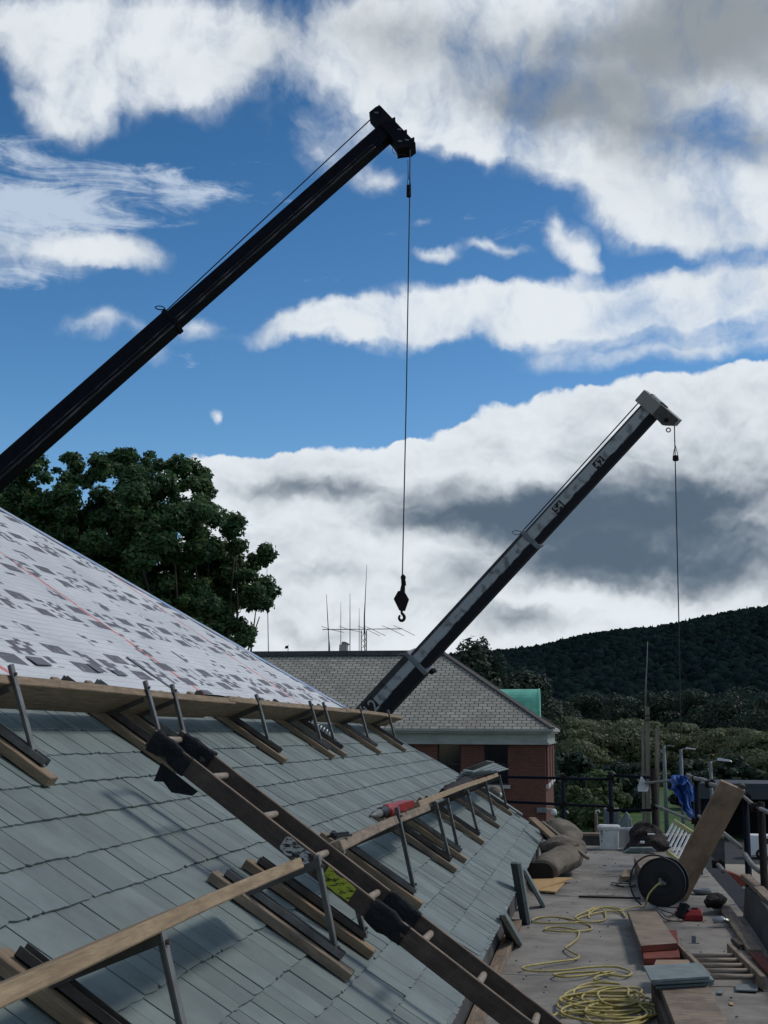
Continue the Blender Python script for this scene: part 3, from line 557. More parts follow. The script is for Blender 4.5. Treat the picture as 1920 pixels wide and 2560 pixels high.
# ------------------------------------------------------------------ far brick building
BY = 48.0
bld = empty('brick_building', (-12, BY, GROUND), 'red brick building with a weathered grey slate hip roof and pale cornice', 'building')
EZ = atY(1380, 1822.5, BY)[2]; ex1 = atY(1383, 1822, BY)[0]; ridge_p = atY(1108, 1634, BY+5.1); RZ = ridge_p[2]; RXr = ridge_p[0]; RYc = BY+5.1
BX0 = -30.0
run = 5.1; eb = BY+2*run
sl_len = math.hypot(run, RZ-EZ)
slopes = MB(); vs = [(BX0, BY, EZ), (ex1, BY, EZ), (RXr, RYc, RZ), (BX0, RYc, RZ), (ex1, eb, EZ), (BX0, eb, EZ)]
uvs = [(BX0, 0), (ex1, 0), (RXr, sl_len), (BX0, sl_len)]
r1 = mesh('roof_slope', vs[:4], [(0, 1, 2, 3)], m_broof, bld, uvs=uvs)
r1.data.name = 'roof_slope'
mesh('roof_slope', [vs[1], vs[4], vs[2]], [(0, 1, 2)], m_broof, bld, uvs=[(0, 0), (2*run, 0), (run, sl_len)])
mesh('roof_slope', [vs[4], vs[5], vs[3], vs[2]], [(0, 1, 2, 3)], m_broof, bld, uvs=[(0, 0), (30, 0), (30, sl_len), (5, sl_len)])
MB().beam((BX0, RYc, RZ+.03), (RXr+.05, RYc, RZ+.03), .42, .20).build('ridge_cap', m_lead, bld)
MB().beam((RXr, RYc, RZ+.02), (ex1-.02, BY+.02, EZ+.03), .22, .07).build('hip_flashing', m_steeld, bld)
MB().beam((RXr, RYc, RZ+.02), (ex1-.02, eb-.02, EZ+.03), .22, .07).build('hip_flashing', m_steeld, bld)
# cornice: gutter lip, fascia step, frieze
cn = MB(); wy = BY+.38; wx = atY(1363.5, 1900, BY+.38)[0]
cz = [(EZ-.002, EZ-.09, 0.00), (EZ-.09, EZ-.17, .10), (EZ-.17, EZ-.50, .26), (EZ-.50, EZ-.57, .20)]
for z1, z0, ins in cz: cn.box((BX0, BY+ins, z0), (ex1-ins*.85, eb-ins, z1))
cn.build('cornice', m_cream, bld)
WZ = EZ-.57
# walls with window openings on the front and on the right side
def wall_open(name, origin, ux, length, z0, z1, holes, thick_dir, parent, m):
    """vertical wall in direction ux with rectangular holes (a,b,zb,zt); back offset thick_dir"""
    origin = np.array(origin, float); ux = np.array(ux, float); td = np.array(thick_dir, float)
    xs_ = sorted({0, length, *[h_[0] for h_ in holes], *[h_[1] for h_ in holes]}); zs_ = sorted({z0, z1, *[h_[2] for h_ in holes], *[h_[3] for h_ in holes]})
    vs = []; fs = []; uv = []
    def P(a, z, d=0): return origin+ux*a+np.array([0, 0, z-origin[2]])+td*d
    for a, b in zip(xs_[:-1], xs_[1:]):
        for c, d in zip(zs_[:-1], zs_[1:]):
            if any(h_[0] <= a and b <= h_[1] and h_[2] <= c and d <= h_[3] for h_ in holes): continue
            o = len(vs); vs += [P(a, c), P(b, c), P(b, d), P(a, d)]; uv += [(a, c), (b, c), (b, d), (a, d)]; fs.append((o, o+1, o+2, o+3))
    for (a, b, c, d) in holes:
        for q in (((a, c), (b, c)), ((b, c), (b, d)), ((b, d), (a, d)), ((a, d), (a, c))):
            o = len(vs); (a1, c1), (a2, c2) = q; vs += [P(a1, c1), P(a2, c2), P(a2, c2, .22), P(a1, c1, .22)]; uv += [(a1, c1), (a2, c2), (a2+.2, c2), (a1+.2, c1)]; fs.append((o, o+1, o+2, o+3))
    return mesh(name, vs, fs, m, parent, uvs=uv)
wzt = atY(1240, 1862, wy)[2]; wzb = atY(1240, 1962, wy)[2]
def wx_(px): return atY(px, 1900, wy)[0]
holesF = [(wx_(a)-BX0, wx_(b)-BX0, wzb, WZ-.02) for a, b in ((1210, 1270), (1093, 1152), (976, 1035), (860, 919), (740, 800))]
wall_open('wall', (BX0, wy, GROUND), (1, 0, 0), wx-BX0, GROUND, WZ, holesF, (0, 1, 0), bld, m_brick)
sideh = []
wall_open('wall', (wx, wy, GROUND), (0, 1, 0), eb-.38-wy, GROUND, WZ, sideh, (-1, 0, 0), bld, m_brick)
wall_open('wall', (wx, eb-.38, GROUND), (-1, 0, 0), wx-BX0, GROUND, WZ, [], (0, -1, 0), bld, m_brick)
for (a, b, c, d) in holesF:
    f = MB(); x0, x1 = BX0+a, BX0+b; yy = wy+.15
    f.box((x0, yy, c), (x0+.05, yy+.05, d)).box((x1-.05, yy, c), (x1, yy+.05, d)).box((x0+.05, yy, c), (x1-.05, yy+.05, c+.06)).box((x0+.05, yy, (c+d)/2-.03), (x1-.05, yy+.05, (c+d)/2+.03)).box(((x0+x1)/2-.012, yy+.01, c+.06), ((x0+x1)/2+.012, yy+.04, (c+d)/2-.03))
    w = f.build('window', m_frame, bld); MB().box((x0, yy+.055, c), (x1, yy+.065, d)).build('pane', m_winglass, w)
    MB().box((x0-.08, wy-.07, c-.13), (x1+.08, wy+.1, c-.002)).build('sill', m_sill, w)
for (a, b, c, d) in sideh:
    f = MB(); xx = wx-.2; f.box((xx, wy+a, c), (xx+.05, wy+a+.05, d)).box((xx, wy+b-.05, c), (xx+.05, wy+b, d)).box((xx, wy+a, (c+d)/2-.03), (xx+.05, wy+b, (c+d)/2+.03))
    w = f.build('window', m_frame, bld); MB().box((xx-.01, wy+a, c), (xx-.002, wy+b, d)).build('pane', m_winglass, w)
    MB().box((wx-.1, wy+a-.08, c-.14), (wx+.09, wy+b+.08, c-.002)).build('sill', m_white, w)
for i in range(3):
    yy = wy+.3+i*3.1; v = []; pb = [(wx+.001, yy), (wx+.075, yy), (wx+.075, yy+2.1), (wx+.001, yy+2.1)]
    V_ = [(x, y, wzb+.02) for x, y in pb]+[(x, y, WZ-.003) for x, y in pb]; mesh('pilaster', V_, [(0, 1, 5, 4), (1, 2, 6, 5), (2, 3, 7, 6), (3, 2, 1, 0)], m_brick, bld, uvs=[(0, wzb), (.075, wzb), (2.2, wzb), (2.3, wzb), (0, WZ), (.075, WZ), (2.2, WZ), (2.3, WZ)])
    MB().box((wx+.001, yy-.03, wzb-.13), (wx+.11, yy+2.14, wzb+.018)).build('pilaster_base', m_white, bld)
# copper barrel dormer on the right hip
dz1 = atY(1300, 1723, RYc)[2]; dx1 = atY(1348, 1760, RYc)[0]; dr = .62; dzb = atY(1348, 1796, RYc)[2]-.3
arc = [(RXr, RYc-dr, dzb)]+[(RXr, RYc-dr*math.cos(t), dz1-dr+dr*math.sin(t)) for t in np.linspace(0, math.pi, 15)]+[(RXr, RYc+dr, dzb)]
MB().prism(arc, (dx1-RXr, 0, 0)).build('copper_dormer', m_copper, bld)
MB().prism([(dx1-.02, RYc-dr-.03, dzb)]+[(dx1-.02, RYc-(dr+.03)*math.cos(t), dz1-dr+(dr+.03)*math.sin(t)) for t in np.linspace(0, math.pi, 15)]+[(dx1-.02, RYc+dr+.03, dzb)], (.06, 0, 0)).build('dormer_trim', m_copper, bld)
# meter box, security camera
q = atY(1342, 2019, wy); q2 = atY(1368, 2031, wy); mbx = MB().box((q[0], wy-.16, q2[2]), (q2[0], wy-.003, q[2])).build('meter_box', m_greyp, bld)
q = atY(1376, 2026, wy-.25); c0 = empty('security_camera', (q[0], wy-.2, q[2]), 'white dome security camera on an arm at the brick building corner', 'camera')
pipe('arm', [(q[0]-.25, wy-.02, q[2]+.02), (q[0]-.05, wy-.28, q[2]+.05), (q[0]+.09, wy-.32, q[2]+.03)], .02, m_white, c0)
lathe('dome', [(.11, -.16), (.12, -.06), (.10, .02), (.05, .06), (.02, .065)], (q[0]+.12, wy-.32, q[2]), m_white, c0, 14)
# roof vents and antennas beyond the ridge
def whip(name, label, px, top, bot, Y, r, cat='antenna', group='antennas beyond the far ridge', parts=True):
    a = atY(px if not isinstance(px, tuple) else px[0], top, Y); b = atY(px if not isinstance(px, tuple) else px[1], bot, Y)
    o = MB().tube([(b[0], Y, GROUND), b, a*.5+b*.5, a], [r*1.4, r*1.2, r, r*.5], 6).build(name, m_cable if r < .03 else m_lamp, smoothf=True); tag(o, label, cat, group); return o
whip('whip_antenna', 'thin whip antenna standing beside the edge of the maple crown', (667, 671), 1395, 1625, 75, .022)
whip('whip_antenna', 'thin leaning whip antenna, left end of the row above the ridge', (816, 822), 1486, 1600, 75, .024)
whip('whip_antenna', 'short faint whip antenna, second in the row above the ridge', 852, 1505, 1600, 78, .018)
whip('whip_antenna', 'straight whip antenna between the faint one and the lattice mast', 875, 1484, 1600, 76, .022)
whip('whip_antenna', 'faint whip antenna just left of the lattice mast', 898, 1520, 1600, 80, .018)
whip('vent_pipe', 'dark vent pipe stub at the foot of the leaning whip antenna', 823, 1602, 1625, 74, .05, cat='pipe', group='pipes beyond the far ridge')
whip('vent_pipe', 'short dark pipe stub beside the roof ventilator', 850, 1612, 1625, 74, .05, cat='pipe', group='pipes beyond the far ridge')
mast = empty('lattice_mast', atY(911, 1625, 76), 'lattice radio mast carrying a long horizontal beam antenna', 'antenna')
a, b = atY(911, 1576, 76), atY(911, 1625, 76); mm = MB(); hw = .16
cr_ = [(-hw, -hw), (hw, -hw), (0, hw)]
for dx_, dy_ in cr_: mm.tube([(a[0]+dx_, 76+dy_, GROUND), (a[0]+dx_, 76+dy_, a[2])], .03, 5)
zz = GROUND; k_ = 0
while zz < a[2]-.35:
    for i in range(3): p, q = cr_[i], cr_[(i+1) % 3]; mm.tube([(a[0]+p[0], 76+p[1], zz), (a[0]+q[0], 76+q[1], zz+.35)], .014, 4)
    zz += .35
mm.build('lattice', m_steeld, mast)
MB().tube([(a[0], 76, a[2]-.2), atY(911, 1540, 76), atY(913, 1500, 76), atY(917, 1412, 76)], [.05, .04, .025, .01], 6).build('top_whip', m_cable, mast)
l_, r_ = atY(806, 1574, 76), atY(1006, 1572, 76); bm_ = MB().tube([l_, r_], .025, 6)
for f_ in (.1, .32, .55, .62, .85, .99):
    c_ = l_*(1-f_)+r_*f_; bm_.tube([c_+np.array([-.35, -.9, .12]), c_, c_+np.array([.7, .8, -.35 if f_ > .5 else -.12])], .016, 5)
bm_.build('beam_antenna', m_cable, mast)
vq = atY(858, 1625, 74); vent = empty('roof_ventilator', vq, 'squat stone coloured ventilator poking above the far ridge', 'ventilator')
MB().box((vq[0]-.2, 73.8, GROUND), (vq[0]+.25, 74.3, atY(858, 1612, 74)[2])).build('housing', m_sill, vent); MB().prism([atY(853, 1612, 74), atY(872, 1612, 74), atY(870, 1608, 74), atY(862, 1604, 74), atY(855, 1604, 74)], (0, .4, 0)).build('cowl', m_greyp, vent)
fq = atY(717, 1616, 74); fl = empty('small_flag', fq, 'tiny blue flag on a short pole above the far ridge', 'flag'); MB().tube([(fq[0]+.08, 74, GROUND), fq+np.array([.08, 0, .1])], .02, 5).build('pole', m_steeld, fl); MB().prism([fq+np.array([.06, 0, .05]), fq+np.array([.06, 0, -.12]), fq+np.array([-.12, 0, -.14]), fq+np.array([-.10, 0, .02])], (0, .01, 0)).build('cloth', m_blue, fl)

# ------------------------------------------------------------------ building under the camera: slate roof, underlayment, flat roof
fb = empty('slate_roof_building', (-3, 9, GROUND), 'near building being reslated: grey green slate slope, white underlayment above and a narrow flat roof', 'building')
hk = np.array([-1, 0, 3, 6.2, 9.7, 13.7, 23.1, 31.1, 42]); hY = np.array([16.9, 17.05, 17.4, 17.35, 16.45, 15.88, 14.03, 12.44, 10.3])
def hipY(k): return float(np.interp(k, hk, hY))
KT = 14.0; Y0 = .6
# roof body below the coverings
ks = [-.15, 3, 6.2, 9.7, 13.7, 23.1, 31.1, 42]
body = [rp(Y0, 42, -.035), rp(Y0, -.15, -.035)]+[rp(hipY(k), k, -.035) for k in ks]
mb = MB(); mb.add(body, [tuple(range(len(body)))])
for a_, b_ in zip(ks[:-1], ks[1:]):        # hip end running down behind
    A, B = rp(hipY(a_), a_, -.035), rp(hipY(b_), b_, -.035); yb = hipY(0)+.05
    mb.add([A, B, (B[0], yb+.3, ZE-.1), (A[0], yb+.3, ZE-.1)], [(0, 1, 2, 3)])
mb.build('roof_boarding', m_fascia, fb, fix=False)
# slates, one mesh; each slate its own tilted, slightly ragged piece
sv = []; sf = []
for k in range(-1, 14):
    y = Y0-random.random()*.2
    hy0, hy1 = hipY(max(k, 0)), hipY(k+1)
    while y < hy0-.03:
        w = random.choice([.11, .13, .15, .16, .18, .2, .23])*random.uniform(.92, 1.08)
        gp = random.choice([.0012, .002, .003, .0045]); ya, yb = y+gp, min(y+w-gp, hy0); y += w
        if yb-ya < .03: continue
        up = 1.9 if k < 13 else 1.25
        h0 = .0105+random.uniform(-.0015, .002); drop = random.uniform(-.010, .010); tl = random.uniform(-.012, .012)
        nb = 4; bot = []
        kk = max(k, -.12) if k < 0 else k
        for j in range(nb+1):
            t = j/nb; bot.append((ya+(yb-ya)*t, kk+drop+tl*(t-.5)*2+random.uniform(-.018, .018)+(.04 if j in (0, nb) and random.random() < .3 else 0), h0+random.uniform(-.0015, .0015)))
        yt = min(yb, hipY(k+up)); 
        if yt < ya+.01: yt = ya+.01
        top = [(yt, k+up, -.008+h0-.0095+.0), (ya, k+up, -.008+h0-.0095)]
        P = [rp(*b) for b in bot]+[rp(*t_) for t_ in top]; n = len(P); o = len(sv)
        sv += P+[p-NR*.007 for p in P]
        sf.append(tuple(o+i for i in range(n)))
        for i in range(nb): sf.append((o+i+1, o+i, o+n+i, o+n+i+1))
        sf.append((o, o+n-1, o+2*n-1, o+n)); sf.append((o+nb+1, o+nb, o+n+nb, o+n+nb+1))
slates = mesh('slates', sv, sf, m_slate, fb)
# underlayment sheet with faint buckles
us_ = np.linspace(Y0, 16.4, 120); vs_ = np.linspace(13.2, 42, 70); V = []; UV = []
for kk in vs_:
    for uu in us_:
        yy = min(uu, hipY(kk)); h = .004+.006*abs(math.sin(uu*2.1+kk*.3))*abs(math.sin(kk*.9+uu*.2))+.004*math.sin(uu*7.3+kk*1.9)*math.sin(kk*2.2)
        if kk < 13.5: h += .008
        V.append(rp(yy, kk+(.25*math.sin(uu*1.7)*math.sin(uu*.53) if kk == vs_[0] else 0), h+.010)); UV.append((yy, kk*EXPO))
ids = np.arange(len(V)).reshape(len(vs_), len(us_)); Fq = np.stack([ids[:-1, :-1], ids[1:, :-1], ids[1:, 1:], ids[:-1, 1:]], -1).reshape(-1, 4)
mesh('underlayment', V, Fq.tolist(), m_under, fb, uvs=UV)
# dark slate strips lying at the lower edge of the underlayment and copper-blue edge at the hip
ed = MB()
for i in range(len(ks)-1):
    a_, b_ = ks[i], ks[i+1]
    if a_ < 9: continue
    ed.add([rp(hipY(a_)-.26, max(a_, 13.3), .024), rp(hipY(max(a_, 13.3))+.005, max(a_, 13.3), .024), rp(hipY(b_)+.005, b_, .024), rp(hipY(b_)-.26, b_, .024)], [(0, 1, 2, 3)])
ed.build('underlayment_edge_strip', m_bluechalk, fb, fix=False)
for (px, py, w, kl) in ((78, 1664, .22, .45), (232, 1682, .12, .5), (285, 1692, .20, .35), (400, 1712, .05, 2.4), (505, 1738, .22, .3)):
    c = onroof(px, py); k0 = (c[2]-ZE)/DZ-kl*.3; y = c[1]; MB().prism([rp(y, k0, .024), rp(y+w, k0+.05, .024), rp(y+w, k0+kl, .022), rp(y, k0+kl*.96, .022)], NR*.004).build('starter_slate', m_slateblue, fb)
# fascia below the eave, flat roof deck with lapped seams, end curb, walls to the ground
FX = XE-.045
MB().box((FX-.12, Y0, DECK), (FX, 17.0, ZE-.045)).build('eave_fascia', m_fascia, fb)
DX1 = 1.26; DYE = 18.6
dv = []; nxs, nys = 24, 260; xs_ = np.linspace(-1.6, DX1+.02, nxs); ys_ = np.linspace(.8, DYE, nys)
seams = [atZ(1500, py, DECK)[1] for py in (2127, 2178, 2190, 2243, 2300, 2440)]
for y in ys_:
    for x in xs_:
        z = .004*math.sin(x*3.1+y*.7)+.004*math.sin(y*1.9+x)
        for s_ in seams: z += .012*math.exp(-((y-s_-.03*math.sin(x*2))/.05)**2)
        dv.append((x, y, DECK-.006+z))
ids = np.arange(len(dv)).reshape(nys, nxs); Fq = np.stack([ids[:-1, :-1], ids[:-1, 1:], ids[1:, 1:], ids[1:, :-1]], -1).reshape(-1, 4)
dk_ = mesh('flat_roof', dv, Fq.tolist(), m_deck, fb, smoothf=True)
sm = MB()
for s_, w_ in zip(seams, (.05, .03, .07, .06, .015, .012)):
    pts = [(x, s_+.03*math.sin(x*2)+.012*math.sin(x*9+s_)) for x in np.linspace(-.6, DX1-.03, 22)]
    for (xa, ya_), (xb, yb_) in zip(pts[:-1], pts[1:]):
        ww = w_*(.6+.4*math.sin(xa*11+s_*3)); sm.add([(xa, ya_, DECK+.013), (xb, yb_, DECK+.013), (xb, yb_+ww, DECK+.012), (xa, ya_+ww, DECK+.012)], [(0, 1, 2, 3)])
sm.build('tar_seams', m_tar, fb, fix=False)
ya = seams[0]+.06
MB().box((-.5, ya, DECK+.008), (DX1-.02, DYE-.02, DECK+.016)).build('pale_deck_patch', m_decklight, fb)
cb = MB().box((-1.6, DYE, DECK-.3), (DX1+.5, DYE+.22, -1.40)); cb.build('end_curb', m_fascia, fb)
MB().box((-1.6, DYE-.03, -1.40), (DX1+.5, DYE+.25, -1.365)).build('curb_coping', m_board, fb)
MB().box((-14, -.5, GROUND), (DX1+.25, Y0+.1, DECK-.02)).box((-14, Y0+.1, GROUND), (DX1+.25, DYE+.2, DECK-.03)).build('wall', m_shedd, fb)
# low parapet along the right edge, its upper end broken away
pt0, pt1 = 4.2, 11.9
pv = MB(); NP = 14
for i in range(NP):
    a_, b_ = pt0+(pt1-pt0)*i/NP, pt0+(pt1-pt0)*(i+1)/NP
    def xin(y): return 1.205+.012*math.sin(y*1.3)+.05*max(0, (y-10)/2)
    def ztop(y): return -1.265-.03*max(0, y-10.5)+.006*math.sin(y*5)
    P = [(xin(a_), a_, DECK-.05), (xin(b_), b_, DECK-.05), (xin(b_)+.03, b_, ztop(b_)), (xin(a_)+.03, a_, ztop(a_)), (xin(a_)+.16, a_, ztop(a_)), (xin(b_)+.16, b_, ztop(b_)), (xin(b_)+.16, b_, DECK-.05), (xin(a_)+.16, a_, DECK-.05)]
    pv.add(P, [(0, 1, 2, 3), (3, 2, 5, 4), (4, 5, 6, 7), (0, 3, 4, 7), (1, 6, 5, 2)])
pv.build('parapet', m_fascia, fb, fix=True)
E1 = beam('parapet_coping_board', (1.30, pt0, -1.245), (1.34, pt1+.4, -1.262), .085, .04, m_board, fb, warp_=.006)
MB().beam((1.17, 4.2, DECK+.02), (1.185, 9.6, DECK+.03), .03, .05).build('parapet_foot_strip', m_tar, fb)

# timber lying along the foot of the eave
for i, (a_, b_) in enumerate(((5.2, 8.3), (8.5, 10.9))):
    o = beam('timber_strip', (FX+.055, a_, DECK+.025), (FX+.06, b_, DECK+.03), .085, .045, m_board, None, warp_=.004)
    tag(o, ['pale grey timber strip on the flat roof below the ladder, along the eave wall', 'pale timber strip behind the leaning slates at the foot of the eave wall'][i], 'timber', 'timber strips along the eave wall')

# ------------------------------------------------------------------ roof brackets with their rail boards and walk planks
TILT = math.radians(22)
def bracket(Y, O, k0, k1, label, seed=0, tall=.03, lean=.05, group='roof brackets'):
    """O: outer top edge (x,z) of the plank line"""
    r = random.Random(seed); root = empty('roof_bracket', rp(Y, k0, 0), label, 'bracket', group)
    a_, b_ = rp(Y, k0, .034), rp(Y, k1, .034); beam('base_board', a_, b_, .085, .042, m_plank if seed % 3 else m_board, root, up=NR)
    # steel channel riding on the board
    ck0, ck1 = k0+.35, k1-.2
    c = MB(); p, q = rp(Y+.028, ck0, .062), rp(Y+.028, ck1, .062)
    for dy, hh, w_ in ((0, .0, .05), (-.023, .014, .004), (.023, .014, .004)): c.beam(p+np.array([0, dy, 0])+NR*hh, q+np.array([0, dy, 0])+NR*hh, w_, .004 if dy == 0 else .032, up=NR)
    c.build('steel_channel', m_steel if seed % 2 else m_steeld, root)
    # upright and sloping arm
    xo = O[0]+.02; kf = (XE-xo-lean)/DX; foot = rp(Y+.03, kf, .066); foot[0] += r.uniform(-.015, .015); top = np.array([xo-.015, Y+r.uniform(-.03, .03), O[1]+tall])
    s = MB().beam(foot, top, .034, .006, up=(1, 0, 0)); s.beam(foot+np.array([-.012, .016, 0]), top+np.array([-.012, .016, 0]), .006, .028, up=(1, 0, 0)); s.build('upright', m_steel, root)
    at = np.array([xo-.012, Y, O[1]-.055]); h = .36; ae = at+np.array([-math.cos(TILT)*h, 0, -math.sin(TILT)*h])
    zr = ZE+(XE-ae[0])/DX*DZ+.06
    MB().beam(at, ae, .006, .032).beam(at+np.array([0, .014, .016]), ae+np.array([0, .014, .016]), .03, .005).build('arm', m_steeld, root)
    MB().beam(ae, (ae[0], Y, min(ae[2]-.01, zr)) if ae[2]-zr > .02 else ae+np.array([-.04, 0, -.03]), .02, .02, up=(0, 1, 0)).build('rear_hook', m_steeld, root)
    for t in (.1, .9): c_ = foot*(1-t)+top*t; MB().tube([c_+np.array([.004, -.002, 0]), c_+np.array([.014, -.002, 0])], .008, 6).build('bolt', m_steeld, root)
    return root
UO = (-2.42, .236); LO = (-1.15, -.482)
uY = [5.1, 6.77, 7.26, 9.22, 11.01, 11.58, 13.51, 15.39]
ul = ['nearest bracket under the upper plank, at the left edge', 'bracket under the upper plank just left of the ladder top', 'bracket under the upper plank just right of the ladder top', 'fourth bracket from the left under the upper plank', 'bracket under the upper plank, left one of the close pair with a coil between',
      'bracket under the upper plank, right one of the close pair', 'second bracket from the right end of the upper plank', 'bracket at the right end of the upper plank, before the crane boom']
for i, y in enumerate(uY): bracket(y, UO, 8.92, 13.2, ul[i], seed=i+1, tall=.045, lean=.09 if i == 0 else .055)
lY = [3.40, 5.42, 5.97, 7.66, 9.62, 10.37, 12.07, 14.14, 16.35]
ll = ['nearest bracket under the lower plank, cut off by the bottom left corner', 'bracket under the lower plank, just left of the ladder crossing', 'bracket seen beneath the ladder rail beside the yellow sticker', 'bracket under the lower plank right of the ladder, beside the drill', 'left one of the paired brackets under the right lower plank', 'right one of the paired brackets under the right lower plank',
      'bracket under the dark tool bag', 'bracket under the stack of slates at the plank end', 'last bracket at the far corner of the lower plank row']
for i, y in enumerate(lY): bracket(y, LO, 2.06, 5.5, ll[i], seed=i+20, tall=-.025 if i != 3 else .05, lean=.045)
def walk_plank(name, O, ya, yb, label, m, dO=(0, 0), dO2=(0, 0), wd=.26, group=None, th=.042, cat='plank'):
    c = np.array([-math.cos(TILT), 0, -math.sin(TILT)]); nrm = np.array([-math.sin(TILT), 0, math.cos(TILT)])
    def ctr(y, d): return np.array([O[0]+d[0], y, O[1]+d[1]])+c*wd/2-nrm*th/2
    o = beam(name, ctr(ya, dO), ctr(yb, dO2), wd, th, m, None, up=nrm, warp_=.004, bev=.004); tag(o, label, cat, group); return o
walk_plank('walk_plank', UO, 4.0, 8.6, 'long brown plank on the upper brackets, left length seen from below', m_plank, group='planks on the upper brackets')
walk_plank('walk_plank', UO, 8.45, 12.9, 'middle length of the upper plank row, right of the ladder top', m_plank, (0, .012), (0, .006), group='planks on the upper brackets')
walk_plank('walk_plank', UO, 12.7, 16.55, 'right end plank of the upper row, in front of the crane boom foot', m_plank, (-.0, .02), (0, -.006), group='planks on the upper brackets')
walk_plank('walk_plank', LO, 1.6, atX(752, 2150, LO[0])[1], 'long new looking plank across the lower left corner up to the ladder', m_fresh, (.0, .002), (0, 0), group='planks on the lower brackets', wd=.25, th=.043)
walk_plank('walk_plank', LO, atX(850, 2125, LO[0])[1], atX(1070, 2014, LO[0])[1], 'pale greyed plank carrying the red drill, right of the ladder', m_board, (0, .004), (0, .004), group='planks on the lower brackets', th=.05)
walk_plank('walk_plank', LO, atX(1072, 2012, LO[0])[1]-.25, 15.9, 'plank under the dark tool bag and slates at the far end', m_fresh, (-.04, .03), (0, .02), group='planks on the lower brackets', th=.045)

# ------------------------------------------------------------------ ladder from the flat roof up over the slates
lt = atY(392, 1822, 5.66); lb = atY(1300, 2526, 5.46); d_ = (lb-lt); d_ /= np.linalg.norm(d_); s_end = (DECK+.03-lt[2])/d_[2]; lbe = lt+d_*s_end
W_ = np.array([.01, .345, 0.0]); upn_ = np.cross(W_/np.linalg.norm(W_), d_); upn_ = upn_ if upn_[2] > 0 else -upn_
LD = empty('wooden_ladder', lbe, 'long dark wooden ladder lying up across the slates from the flat roof', 'ladder')
for i in (0, 1):
    a_ = lt+W_*i-upn_*.05; b_ = lbe+W_*i-upn_*.05+d_*.03
    rl = beam('rail', a_, b_, .028, .082, m_ladderw, LD, up=upn_)
    beam('worn_edge', a_+upn_*.0415, b_+upn_*.0415, .025, .005, m_ladderedge, rl, up=upn_, bev=.001)
rungs = [(542, 1921), (669, 2016), (797, 2113), (928, 2213), (1064, 2315), (1199, 2422), (1336, 2528)]
def on_ladder(px, py):    # parameter along the ladder for a pixel on the rung line
    best = min(np.linspace(0, s_end, 600), key=lambda s: abs(pxof(lt+d_*s+W_*.6-upn_*.04)-px)); return best
def pxof(P): P = np.asarray(P); return 960+FPX*(P@R_)/(P@F_)
def pyof(P): P = np.asarray(P); return 1280-FPX*(P@U_)/(P@F_)
ss = [on_ladder(px+4, py) for px, py in rungs]; step = np.mean(np.diff(ss)); ss = [ss[0]-step]+ss
for s in ss: p = lt+d_*s-upn_*.045; MB().tube([p+W_*.03, p+W_*.5, p+W_*.97], [.0155, .017, .0155], 10).build('rung', m_rung, LD, smoothf=True)
def wrap(name, s0, s1, side, m, r_=.07, seed=0, par=None):
    V = []; F = []; n = 22; k_ = 12; N_ = [lt+d_*s+W_*side-upn_*.05 for s in np.linspace(s0, s1, k_+1)]
    wu = W_/np.linalg.norm(W_)
    for i, c in enumerate(N_):
        for j in range(n):
            a = 2*math.pi*j/n; rx_ = .024; ry_ = .051; q = c+wu*math.copysign(abs(math.cos(a))**.6, math.cos(a))*rx_+upn_*math.copysign(abs(math.sin(a))**.6, math.sin(a))*ry_
            V.append(q)
    V = np.array(V); nz = lump(V, 26, seed)*.009+lump(V, 60, seed+2)*.007; C = np.repeat(np.array(N_), n, 0); dd = V-C; dd /= np.linalg.norm(dd, axis=1)[:, None]; V = V+dd*nz[:, None]
    for i in range(k_):
        for j in range(n): a = i*n+j; b = i*n+(j+1) % n; F.append((a, b, b+n, a+n))
    F.append(tuple(range(n))); F.append(tuple(k_*n+j for j in range(n)))
    return MB().add(list(V), F).build(name, m, par or LD)
def s_of(px, side=0.0): return min(np.linspace(0, s_end, 500), key=lambda s: abs(pxof(lt+d_*s+W_*side-upn_*.05)-px))
wrap('padding', .015, s_of(470), 0, m_rubber, seed=1); wrap('padding', .03, s_of(525, 1), 1, m_rubber, seed=2)
wrap('padding', s_of(925), s_of(1012), 0, m_rubber, seed=3); wrap('padding', s_of(962, 1), s_of(1042, 1), 1, m_rubber, seed=4)
# ragged hanging flap under the upper pad
fp = lt+d_*s_of(445)-upn_*.11; MB().prism([fp+d_*-.06, fp+d_*.16, fp+d_*.15-upn_*.03, fp+d_*.06-upn_*.075, fp+d_*.0-upn_*.06, fp+d_*-.04-upn_*.085], (0, .012, 0)).build('rubber_flap', m_rubber, LD)
def sticker(s0, s1, m, name, seed):
    r = random.Random(seed); yv = W_/np.linalg.norm(W_); base_ = lambda s, v: lt+d_*s-upn_*.05-yv*.016+upn_*v*.86
    top = [base_(s0+(s1-s0)*t, .042+r.uniform(-.006, .004)) for t in np.linspace(0, 1, 8)]; bot = [base_(s0+(s1-s0)*t, -.034+r.uniform(-.008, .006)) for t in np.linspace(1, 0, 8)]
    return MB().prism(top+bot, -yv*.0012).build(name, m, LD)
m_stw = mat('torn_white_sticker', (.46, .45, .42), (.035, .03, .028), .7, 30, (1, 1, 2), bump=0, c1pos=.46, c2pos=.52)
m_sty = mat('worn_yellow_sticker', (.42, .46, .05), (.05, .05, .012), .6, 26, (1, 1, 2.4), bump=0, c1pos=.40, c2pos=.50)
sticker(s_of(708), s_of(774), m_stw, 'torn_white_sticker', 1); sticker(s_of(812), s_of(882), m_sty, 'yellow_warning_sticker', 2)

